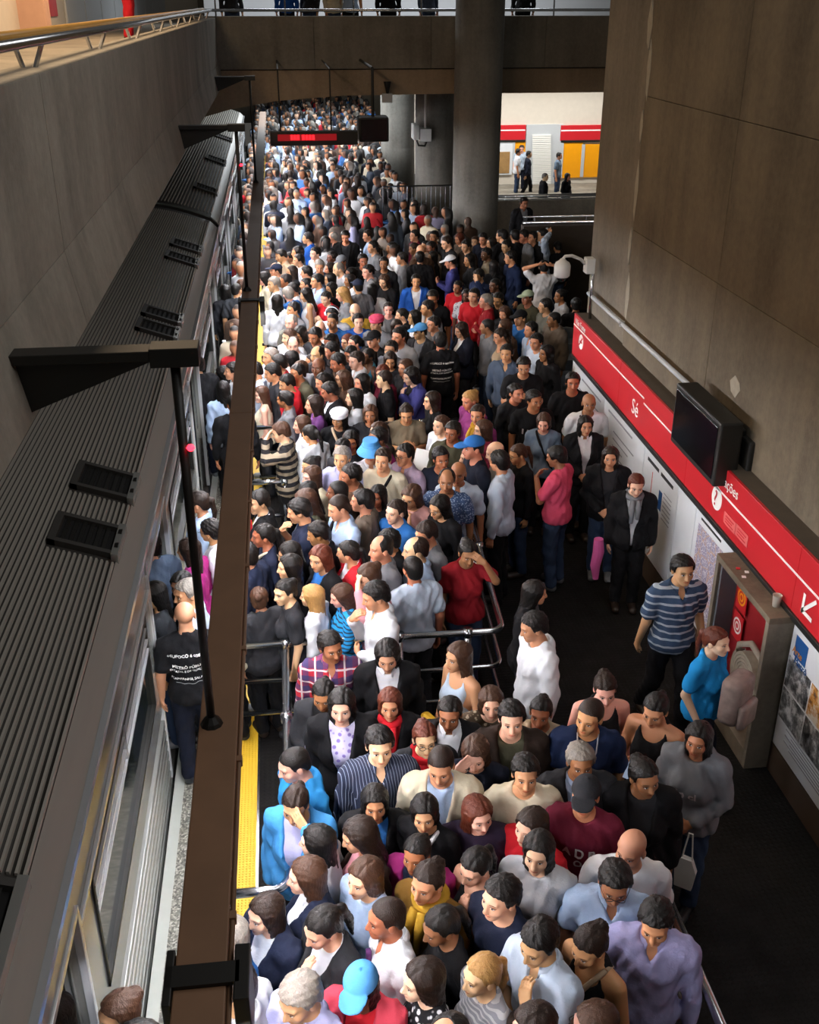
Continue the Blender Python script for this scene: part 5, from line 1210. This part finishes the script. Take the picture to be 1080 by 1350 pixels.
-0.87 13.79 1.56 114 f l k L A 2 white | white long-sleeved top, in front of the one in dark grey uniform
0.40 13.83 1.78 46 m r k T A 2 charcoal | charcoal tee, behind the one in grey jacket
1.39 13.91 1.65 10 f l d L A 2 charcoal | charcoal long-sleeved top, right of the one in teal sleeveless top
-0.24 14.03 1.71 59 m s g T A 2 white | white tee, behind the one in bright red hoodie
3.00 13.75 1.73 27 m s k L W 2 slate | slate blue shirt walking down the aisle
0.05 14.12 1.64 74 f l k L A 1 white | white long-sleeved top, left of the one in grey jacket
0.34 14.16 1.58 61 f p k L A 2 grey | grey long-sleeved top, left of the one in grey jacket
1.12 14.16 1.62 64 f p k V A 4 teal | teal sleeveless top
0.63 14.23 1.71 75 m s k T A 2 black | black tee, left of the one in black top and dark red hair
1.44 14.21 1.70 33 m s k T A 2 grey | grey tee, right of the one in teal sleeveless top
3.62 13.92 1.65 66 f l k L A 3 black | black long-sleeved top, in front of the one in taupe hooded top
2.14 14.25 1.78 175 m s k T A 3 black guard=1 trousers=black | black security vest with white lettering amid the crowd
0.90 14.43 1.59 52 f l k L A 2 charcoal | charcoal long-sleeved top, left of the one in teal sleeveless top
0.09 14.46 1.74 35 m r n L A 1 white | white long-sleeved top, behind the one in bright red hoodie
1.59 14.53 1.79 42 m s k T A 2 lightgrey | light grey tee, right of the one in grey tee and pink red cap
1.23 14.56 1.75 39 m c k T A 2 black hat=black | black tee and black cap, behind the one in teal sleeveless top
3.57 14.31 1.70 72 m s k T A 2 iceblue | ice blue tee, in front of the one in taupe hooded top
0.41 14.79 1.77 38 m s k T A 3 charcoal | charcoal tee, in front of the one in white tee and white headphones
0.98 14.82 1.62 68 f p k L A 1 black | black long-sleeved top, right of the one in black top and dark red hair
0.03 14.92 1.72 39 m s n T A 1 white | white tee, in front of the one in grey olive tee and balding head
0.64 14.94 1.63 52 f p k T A 2 white | white tee, left of the one in black top and dark red hair
1.95 14.91 1.74 45 m c k J A 2 charcoal hat=denim | charcoal jacket and light blue cap
3.15 14.79 1.67 82 f p d V A 2 beige | beige sleeveless top
0.88 15.14 1.55 26 f l a L A 1 black | black top and dark red hair
0.20 15.22 1.68 44 f l k L A 2 beige | beige long-sleeved top, left of the one in white tee and white headphones
1.71 15.19 1.63 16 f l k L A 2 black | black long-sleeved top, left of the one in charcoal jacket and light blue cap
0.50 15.30 1.72 37 m b k T A 1 white | white tee, in front of the one in white tee and white headphones
3.61 14.88 1.71 73 m s k L A 2 lightblue | light blue long-sleeved top, left of the one in taupe hooded top
1.34 15.38 1.75 28 m t k T A 2 grey hat=pinkred | grey tee and pink red cap
3.01 15.16 1.70 79 m z k T A 3 grey | grey tee, behind the one in beige sleeveless top
2.64 15.23 1.65 74 f l d J P 2 darknavy | dark navy jacket, in front of the one in white floral blouse
2.22 15.38 1.70 63 m s k T A 2 grey | grey tee, right of the one in charcoal jacket and light blue cap
0.07 15.55 1.76 37 m b g T B 1 greyolive | grey olive tee and balding head at the rail
1.66 15.49 1.65 16 f l d L A 2 brown | brown long-sleeved top, right of the one in grey tee and pink red cap
0.69 15.60 1.74 28 m z k L A 3 blue | blue long-sleeved top, in front of the one in white tee and white headphones
3.30 15.27 1.66 63 f l n L A 2 brown | brown long-sleeved top, right of the one in beige sleeveless top
1.07 15.64 1.71 -4 m s k T A 1 royal | royal blue polo with head bowed
3.56 15.40 1.75 56 m c k L A 2 blue hat=black | blue long-sleeved top and black cap, right of the one in beige sleeveless top
4.09 15.40 1.71 64 m z k H A 3 taupe | taupe hooded top
0.71 15.92 1.77 22 m s k T A 2 white headphones=white | white tee and white headphones
2.00 15.94 1.66 85 f l k L A 2 white | white long-sleeved top, behind the one in charcoal jacket and light blue cap
1.07 16.21 1.73 8 m b k T A 1 yellow | yellow tee, behind the one in royal blue polo
0.12 16.29 1.75 62 m s k T A 2 grey | grey tee, behind the one in grey olive tee and balding head
2.23 16.16 1.75 52 m s k L A 2 lightgrey | light grey long-sleeved top, in front of the one in black uniform shirt
1.84 16.31 1.60 65 f p k L A 1 black | black long-sleeved top, behind the one in charcoal jacket and light blue cap
3.49 16.26 1.60 36 f l n L A 2 charcoal | charcoal long-sleeved top, behind the one in beige sleeveless top
4.13 16.12 1.73 71 m s k T A 2 greyolive | grey olive tee, behind the one in taupe hooded top
1.63 16.59 1.63 4 f p d T A 1 grey | grey tee, behind the one in grey tee and pink red cap
2.37 16.65 1.79 18 m s k T A 3 black | black uniform shirt facing the camera
3.25 16.57 1.71 93 m s g L X 2 darkred | dark red shirt and grey hair
4.69 16.39 1.65 188 f u k L A 3 black | black long-sleeved top, right of the one in taupe hooded top
-0.15 17.17 1.65 172 f l k L A 2 white | white long-sleeved top, behind the one in grey olive tee and balding head
3.97 16.73 1.71 60 m c k L A 3 olive hat=sage | olive jacket and sage green cap
3.10 16.92 1.72 34 m s k T A 2 red | red tee, right of the one in white floral blouse
3.52 16.91 1.66 41 f p k L A 2 black | black long-sleeved top, right of the one in dark red shirt and grey hair
0.99 17.40 1.70 87 f l y T A 1 grey | grey tee, behind the one in white tee and white headphones
0.06 17.46 1.70 126 m s g T A 1 blue | blue tee, in front of the one in pale grey tee and navy cap
4.60 16.99 1.65 83 f u k L A 3 lightgrey | light grey long-sleeved top, behind the one in taupe hooded top
0.69 17.59 1.59 42 f p k T P 1 red | red tee using a phone behind the third rail
0.38 17.60 1.65 94 f l k V A 2 white | white sleeveless top, left of the one in white tee and white headphones
-0.82 17.63 1.74 185 m z k T R 2 darkgrey trousers=black | dark grey uniform seen from behind, arm raised to the train
3.06 17.42 1.59 22 f l k T A 4 floral | white floral blouse
1.23 17.65 1.74 159 m c k T A 2 grey hat=navy | grey tee and navy cap, left of the one in white blouse
0.16 17.84 1.68 95 m s k L A 2 white | white long-sleeved top, left of the one in white tee and white headphones
-0.17 17.86 1.78 94 m s g L A 2 white | white long-sleeved top, right of the one in dark grey uniform
3.60 17.59 1.71 90 m z k L A 4 charcoal | charcoal long-sleeved top, behind the one in dark red shirt and grey hair
1.50 17.91 1.60 182 f l k L A 2 white | white blouse seen from behind with black hair
-1.03 17.99 1.64 156 f l k L A 2 charcoal | charcoal long-sleeved top, left of the one in dark grey uniform
0.57 18.03 1.77 73 m s k L A 2 lightblue | light blue long-sleeved top, behind the one in white tee and white headphones
0.82 18.20 1.58 84 f l k L A 2 black | black long-sleeved top, behind the one in white tee and white headphones
2.27 18.10 1.70 4 m s k J B 2 royal inner=white | royal blue jacket open over a white tee
0.03 18.25 1.73 87 m s k L A 3 charcoal | charcoal long-sleeved top, right of the one in pale grey tee and navy cap
3.00 18.01 1.60 19 f p k T A 3 red | red tee printed in white
-0.74 18.31 1.65 121 f l n L A 1 white | white long-sleeved top, left of the one in pale grey tee and navy cap
0.38 18.42 1.62 84 f p k L A 2 white | white long-sleeved top, right of the one in pale grey tee and navy cap
1.76 18.35 1.67 41 f l n L P 1 black | black top and light brown hair with headband
1.17 18.70 1.60 76 f l k T A 3 white | white tee, left of the one in white blouse
3.47 18.43 1.69 57 m s k L F 2 darkblue | dark blue top with an arm raised over the head
1.51 18.70 1.75 87 m s k H A 1 grey | grey hoodie, left of the one in black top and light brown hair
0.82 18.77 1.61 85 f l k L A 2 charcoal | charcoal long-sleeved top, behind the one in white tee and white headphones
0.41 18.82 1.74 80 m s k L A 2 white | white long-sleeved top, behind the one in white tee and white headphones
-0.34 18.85 1.65 88 f l k L A 1 cream | cream long-sleeved top, left of the one in pale grey tee and navy cap
1.01 19.08 1.73 73 m r g T A 1 white | white tee, behind the one in white tee and white headphones
0.63 19.10 1.79 3 m s g T A 2 slate | slate tee, right of the one in pale grey tee and navy cap
-0.13 19.14 1.71 86 m c k T A 2 lightgrey hat=navy | pale grey tee and navy cap with a red peak
0.15 19.31 1.64 72 f l d L A 2 black | black long-sleeved top, right of the one in pale grey tee and navy cap
4.71 18.75 1.73 185 m s k T K 2 palewhite | pale tee stretching both hands behind the head
1.23 19.30 1.59 56 f p k L A 2 brown | brown long-sleeved top, left of the one in white blouse
1.83 19.35 1.74 13 m s k L A 3 charcoal | charcoal long-sleeved top, behind the one in black top and light brown hair
0.86 19.47 1.64 74 f l d L A 2 taupe | taupe long-sleeved top, behind the one in white tee and white headphones
3.12 19.40 1.73 104 m c k L P 2 indigo hat=white | indigo top and white baseball cap
1.47 19.62 1.75 18 m s k T A 3 black | black tee, behind the one in white blouse
1.08 19.67 1.73 35 m c k T A 2 charcoal hat=grey | charcoal tee and grey cap, behind the one in white blouse
3.90 19.35 1.62 179 f l k L A 2 black | black long-sleeved top, left of the one in dark blue shirt
4.24 19.37 1.79 71 m s k L A 2 darkblue | dark blue shirt with a red collar
2.54 19.68 1.75 184 m s k J A 2 black | black jacket with a pale band across the back
0.29 19.98 1.70 78 m s k L A 2 white | white long-sleeved top, left of the one in white blouse
2.25 19.88 1.70 97 m s k L A 2 grey | grey long-sleeved top, behind the one in royal blue jacket open
3.53 19.73 1.68 96 f l k L A 2 charcoal | charcoal long-sleeved top, behind the one in dark blue top
0.93 20.13 1.70 67 m s k L A 4 charcoal | charcoal long-sleeved top, left of the one in white blouse
3.90 19.98 1.72 92 m s k L A 4 khaki | khaki long-sleeved top, behind the one in dark blue top
0.62 20.41 1.73 56 m s k T A 1 white | white tee, right of the one in pale grey tee and navy cap
0.29 20.43 1.75 96 m s k L A 2 grey | grey long-sleeved top, right of the one in pale grey tee and navy cap
2.64 20.27 1.75 164 m b a L A 2 brown | brown long-sleeved top, left of the one in charcoal tee
-0.02 20.46 1.70 67 m s k L C 2 beige | beige long-sleeved top, behind the one in pale grey tee and navy cap
2.92 20.49 1.58 82 f l k L A 3 black | black long-sleeved top, in front of the one in charcoal tee
1.76 20.68 1.77 73 m s k T A 2 grey | grey tee, behind the one in black top and light brown hair
0.13 20.77 1.58 76 f p k L A 2 cream | cream long-sleeved top, right of the one in pale grey tee and navy cap
4.38 20.40 1.79 64 m s k L A 2 black | black long-sleeved top, behind the one in dark blue shirt
3.61 20.62 1.77 56 m s k L A 2 darkbrown | dark brown long-sleeved top, right of the one in charcoal tee
3.27 20.87 1.79 72 m s d T A 1 charcoal | charcoal tee with a white strap
1.84 21.05 1.59 39 f p k J A 2 khaki inner=red | khaki jacket, behind the one in black top and light brown hair
2.63 21.03 1.65 86 f p d L A 3 brown | brown long-sleeved top, behind the one in royal blue jacket open
2.97 21.05 1.67 59 f p k L A 3 taupe | taupe long-sleeved top, left of the one in charcoal tee
2.19 21.19 1.64 64 f p k V A 3 lightgrey | light grey sleeveless top, behind the one in black top and light brown hair
4.37 20.90 1.88 154 m s k L A 2 black | black long-sleeved top, left of the one in ice blue shirt
4.63 20.90 1.88 168 m z k L A 2 black | black long-sleeved top, right of the one in charcoal tee
4.83 20.90 1.88 74 m s k L A 2 grey | grey long-sleeved top, left of the one in ice blue shirt
4.20 21.04 1.71 86 f l k L A 2 greyolive | grey olive long-sleeved top, behind the one in dark blue shirt
4.99 20.90 1.84 59 m s k L A 2 black | black long-sleeved top, in front of the one in ice blue shirt
5.20 20.90 1.88 97 m s k L K 2 iceblue | ice blue shirt with hand behind the head
5.52 20.90 1.62 172 f u k L A 2 black | black long-sleeved top, behind the one in pale tee
2.90 21.42 1.60 66 f p k L A 2 brown | brown long-sleeved top, left of the one in indigo top and white baseball cap
1.27 21.71 1.79 8 m s k J A 2 black inner=charcoal | black jacket, behind the one in black top and light brown hair
0.86 21.75 1.67 184 f l k L A 2 black | black long-sleeved top, behind the one in white blouse
0.53 21.80 1.74 99 m s k L A 2 royal | royal blue long-sleeved top, behind the one in white tee and white headphones
4.09 21.46 1.72 33 m s k T A 2 darknavy | dark navy tee, left of the one in dark blue shirt
1.06 22.01 1.70 85 m r g L A 1 darknavy | dark navy long-sleeved top, behind the one in white blouse
3.12 21.81 1.71 38 m s k L A 3 charcoal | charcoal long-sleeved top, left of the one in charcoal tee
2.74 21.95 1.71 68 m s k L A 2 maroon | maroon long-sleeved top, left of the one in charcoal tee
3.68 21.84 1.66 64 f l a L A 2 taupe | taupe long-sleeved top, right of the one in charcoal tee
4.00 21.80 1.59 61 f p n L A 2 taupe | taupe long-sleeved top, right of the one in indigo top and white baseball cap
1.78 22.11 1.70 98 m s d L A 2 lightblue | light blue long-sleeved top, behind the one in black top and light brown hair
"""
PEOPLE = []
for row in TABLE.strip().splitlines():
    a, ph = row.split(' | '); t = a.split(); x, y, h, face = t[:4]; code = t[4:10]; col = t[10]; ex = dict(q.split('=') for q in t[11:])
    r = person(float(x), float(y), float(h), float(face), code, col, ex, 'person in ' + ph); PEOPLE.append((float(x), float(y)))
    if 'phone' in ex:
        held(r, 'phone', 'smartphone held by the person in ' + ' '.join(ph.split()[:6]), 'phone', MB().box(-.036, .036, -.006, .006, -.07, .07, .004), MATS.get('phone_screen') or plain('phone_screen', '#20242a', .2, emit='#cfe0ff', es=.35), (0, -.345, 1.28 if code[0] == 'm' else 1.205), (-.9, 0, 0))
    if 'paper' in ex: held(r, 'paper_sheet', 'white sheet of paper held by the person in ' + ' '.join(ph.split()[:2]) + (' by the olive sweater' if col == 'white' else ' in the far crowd'), 'paper', MB().box(-.12, .12, -.002, .002, -.15, .15), M_WPRINT, (-.02, -.30, 1.12), (-.5, 0, .3))
    if 'bag' in ex: held(r, 'handbag', 'small yellow bag held by the person in pale blue tank top', 'bag', MB().box(-.11, .11, -.04, .04, -.09, .09, .03), plain('yellow_bag', '#c99a1e', .6), (.0, -.27, .98))
    if 'pinkbag' in ex: held(r, 'folded_cloth', 'pink cloth hanging in front of the leather jacket by the wall', 'cloth', MB().tube([(0, 0, .20), (.01, .0, .05), (-.01, .01, -.12), (.005, 0, -.28)], [.05, .062, .055, .03], 10), plain('pink_cloth', '#b8508c', .8, var=.2), (-.34, -.16, .72))
    if 'backpack' in ex:
        b = thing('backpack', 'patterned grey backpack worn by the person in bright blue tee', 'backpack', local(r, (0, -.245, 1.0)), r.rotation_euler.z + math.pi)
        o = bpy.data.objects.new('pack', MB().box(-.15, .15, -.08, .10, -.12, .30, .06).mesh('pack', plain('pack_cloth', '#8a7a74', .8, var=.5, scale=14), True)); COL.objects.link(o); o.parent = b
        o = bpy.data.objects.new('pocket', MB().box(-.12, .12, .08, .15, -.12, .10, .03).mesh('pocket', MATS['pack_cloth'], True)); COL.objects.link(o); o.parent = b
    if 'grey printed hoodie' in ph:
        b = thing('carrier_bag', 'white plastic carrier bag hanging beside the grey hoodie', 'bag', local(r, (.08, -.20, .42)), r.rotation_euler.z)
        o = bpy.data.objects.new('bag', MB().prism([(-.06, 0), (.06, 0), (.075, .16), (.035, .26), (-.035, .26), (-.075, .16)], 'y', -.02, .02).mesh('bag', plain('white_polythene', '#cfcfca', .35))); COL.objects.link(o); o.parent = b
        o = bpy.data.objects.new('bag_handle', MB().tube([(-.035, 0, .255), (-.012, 0, .48), (.012, 0, .48), (.035, 0, .255)], .006, 6).mesh('bag_handle', MATS['white_polythene'])); COL.objects.link(o); o.parent = b
# people elsewhere in the station
def extra(u, v, y, h, face, code, col, label, group, zf=None, ex={}):
    q = at(u, v, y=y); person(q.x, y, h, face, code, col, ex, label, (q.z - h) if zf is None else zf, group)
G = 'people on the opposite walkway'
for a in ((683, 196, 39.6, 1.74, -85, 'm s k T A 2', 'white', 'person in white tee walking on the opposite walkway'), (688, 191, 40.4, 1.76, 10, 'm s d T A 1', 'paleblue', 'person in pale blue top facing out from the opposite walkway'), (697, 199, 39.6, 1.72, -85, 'm s k L W 2', 'darknavy', 'person in dark navy jacket striding along the opposite walkway'), (718, 228, 33.5, 1.72, -90, 'm z g S A 1', 'black', 'person in black suit half hidden by the opposite railing'), (737, 201, 39.6, 1.74, -60, 'm s k T A 2', 'greyblue', 'person in grey blue shirt passing the orange panel'), (748, 228, 36.5, 1.62, -40, 'f l k L B 2', 'black', 'person in black with long hair leaning on the opposite railing')):
    extra(*a, G)
extra(690, 259, 22.9, 1.74, -20, 'm s k S A 3', 'black', 'person in dark suit standing at the stair railing behind the column', 'people at the stairs', None, {'shirt': 'grey'})
G = 'people on the upper levels'
for u, y, col, code, lab in ((305, 26.6, 'charcoal', 'm s k L A 2', 'charcoal top at the left end of the bridge'), (378, 26.6, 'royal', 'm s k L A 2', 'royal blue top on the bridge'), (408, 26.7, 'charcoal', 'f l d L A 2', 'dark jacket beside the blue top on the bridge'), (440, 26.6, 'cream', 'f l n L A 2', 'cream top in the middle of the bridge'), (462, 26.7, 'lightblue', 'm s k T A 2', 'light blue tee in the middle of the bridge'), (512, 26.6, 'black', 'm s k L A 2', 'black top on the bridge before the column'), (565, 26.6, 'slate', 'm s k L A 2', 'slate top on the bridge next to the column'), (690, 26.6, 'charcoal', 'm s k L A 2', 'charcoal coat on the bridge right of the column')):
    q = at(u, 5, y=y); person(q.x, y, 1.7, prng.uniform(-60, 60), code, col, {}, 'person in ' + lab, 4.9, G)
q = at(170, 20, x=-2.1); person(-2.1, q.y, 1.65, -90, 'f l d L B 2', 'red', {'trousers': 'red'}, 'person in red clothes on the left mezzanine behind the handrail', 5.45, G)

# ================================================================== the rest of the crowd, too far to tell apart
def far_template(sex, pose):
    hm = head_matrix(sex, 'n'); hc = hm.translation; AR = arms(sex, pose)
    F = Field(np.arange(-.36, .37, .048), np.arange(-.34, .30, .048), axis(-.05, NOM[sex] + .10, .085, .036, [(hc.z - .2, hc.z + .2)])); E, C = torso(sex)
    for c, r in E: F.ell(c, tuple(q + .02 for q in r), .05)
    for a, b, r1, r2 in C: F.cap(a, b, r1 + .02, r2 + .02, .04)
    for h_, k_, a_ in legs(sex, 's'): F.cap(h_, a_, .10, .075, .03)
    for S_, E_, W_, h, n, cu in AR: F.cap(S_, E_, .062, .055, .02); F.cap(E_, W_, .055, .045, .02)
    F.cap((0, .02, hc.z - .2), tuple(hc), .06, .05, .02); F.ell(tuple(hc + Vector((0, .0, .01))), (.085, .105, .120), .02)
    if sex == 'f': F.ell((0, .07, hc.z - .08), (.085, .06, .16), .02)
    V, Q = nets(F); l = V - np.array(hc); reg = np.where(V[:, 2] < .93 * (1 if sex == 'm' else .937), 3, 2)
    head = (l[:, 2] > -.135) & (np.abs(l[:, 0]) < .12); face = head & (l[:, 1] < -.025) & (l[:, 2] < .065); reg[head] = 0; reg[face] = 1
    if sex == 'f': reg[(l[:, 2] > -.26) & (l[:, 1] > .05) & (np.abs(l[:, 0]) < .1)] = 0
    return V, Q, reg
FT = [far_template('m', 'A'), far_template('f', 'A'), far_template('m', 'C'), far_template('f', 'P')]
FAR = """
2.25 22.09 1.62 79 charcoal
0.56 22.22 1.77 88 charcoal
1.54 22.33 1.62 172 brown
2.51 22.29 1.72 85 dustypink
4.27 22.04 1.77 67 blue
3.94 22.18 1.59 58 brown
2.13 22.47 1.69 63 taupe
0.87 22.57 1.72 78 brown
3.49 22.65 1.68 80 grey
3.82 22.64 1.68 53 darkbrown
2.83 22.84 1.71 33 black
0.43 23.03 1.70 86 taupe
1.33 23.01 1.79 91 black
0.13 23.14 1.69 90 charcoal
-0.17 23.31 1.75 63 olive
1.57 23.78 1.73 100 lavender
2.43 23.78 1.76 164 slate
4.14 23.55 1.65 153 brown
0.38 23.98 1.75 74 lightblue
1.91 24.17 1.59 174 charcoal
0.80 24.43 1.61 85 brown
3.75 24.19 1.77 108 black
2.83 24.36 1.72 95 charcoal
1.03 24.67 1.69 104 slate
0.57 24.71 1.75 77 black
3.54 24.60 1.71 168 lavender
2.66 24.72 1.60 186 taupe
3.30 24.81 1.74 165 red
4.09 24.70 1.75 186 black
"""
spots = [(float(a), float(b), float(c), float(d), e) for a, b, c, d, e in (q.split() for q in FAR.strip().splitlines())]
spots = [q for q in spots if all(math.hypot(q[0] - cx, q[1] - cy) > r for cx, cy, r in ((4.46, 24.6, .8), (4.20, 29.6, .8), (3.95, 36.5, .85))) and not (abs(q[1] - 23.2) < .30 and q[0] < 2.0) and all(math.hypot(q[0] - a, q[1] - b) > .43 for a, b in PEOPLE)]
frng = random.Random(4)
pal = ['white', 'black', 'charcoal', 'navy', 'iceblue', 'lightblue', 'grey', 'charcoal', 'black', 'white', 'lightgrey', 'red', 'brown', 'slate', 'cream', 'darknavy', 'blue', 'taupe']
def try_spot(x, y, dmin):
    for px, py in PEOPLE:
        if abs(px - x) < dmin and abs(py - y) < dmin and math.hypot(px - x, py - y) < dmin: return
    for cx, cy, r in ((4.46, 24.6, .8), (4.20, 29.6, .8), (3.95, 36.5, .85)):
        if math.hypot(cx - x, cy - y) < r: return
    if abs(y - 23.2) < .30 and x < 2.0: return
    PEOPLE.append((x, y)); f = frng.choice([40, 80, 90, 100, 180, 20, 160]); spots.append((x, y, frng.uniform(1.58, 1.78), f + frng.uniform(-20, 20), frng.choice(pal)))
PEOPLE += [(a, b) for a, b, _, _, _ in spots]
yy = 20.5
while yy < 58:
    xr = 3.25 + max(0, yy - 30) * .05; xx = -.2
    while xx < xr:
        if not (yy > 26.4 and yy < 28 and xx > 2.6): try_spot(xx + frng.uniform(-.13, .13), yy + frng.uniform(-.13, .13), .46 if yy < 26 else .38)
        xx += .47 if yy < 40 else .55
    if yy > 15: try_spot(-.80 + frng.uniform(-.05, .05), yy, .42)
    yy += .47 if yy < 40 else .55
for k in range(9): try_spot(-.80 + frng.uniform(-.05, .05), 14.6 + k * .65, .45)
AV, AQ, AC, off = [], [], [], 0
for x, y, h, f, cn in spots:
    ti = frng.randrange(4); V, Q, reg = FT[ti]; s_ = h / NOM['mfmf'[ti]]; a = math.radians(-f); ca, sa = math.cos(a), math.sin(a)
    w = np.empty_like(V); w[:, 0] = (V[:, 0] * ca - V[:, 1] * sa) * s_ + x; w[:, 1] = (V[:, 0] * sa + V[:, 1] * ca) * s_ + y; w[:, 2] = V[:, 2] * s_
    cl = np.array([lin(HAIR[frng.choice('kkkddnkg')]), lin(SKIN[frng.choice([1, 2, 2, 3, 3, 4])]), colr(cn), colr(frng.choice(['jeans', 'black', 'darknavy']))], np.float32)
    AV.append(w); AQ.append(Q + off); AC.append(cl[reg]); off += len(V)
def far_mat():
    m, nt, b = new_mat('far_crowd'); N = NT(nt); a = N.n('ShaderNodeAttribute', attribute_name='tint'); N.l(a.outputs['Color'], b.inputs['Base Color']); b.inputs['Roughness'].default_value = .7; return m
me = quads_mesh('distant_crowd', np.concatenate(AV), np.concatenate(AQ), far_mat()); ca_ = me.attributes.new('tint', 'FLOAT_COLOR', 'POINT'); ca_.data.foreach_set('color', np.concatenate(AC).ravel())
o = link(bpy.data.objects.new('distant_crowd', me)); tag(o, 'dense distant crowd filling the far end of the platform', 'crowd'); o['kind'] = 'stuff'
print('PEOPLE', len(PEOPLE), 'far', len(spots), 'tris far', 2 * len(me.polygons), 'tris all', sum(2 * len(m.polygons) for m in bpy.data.meshes))
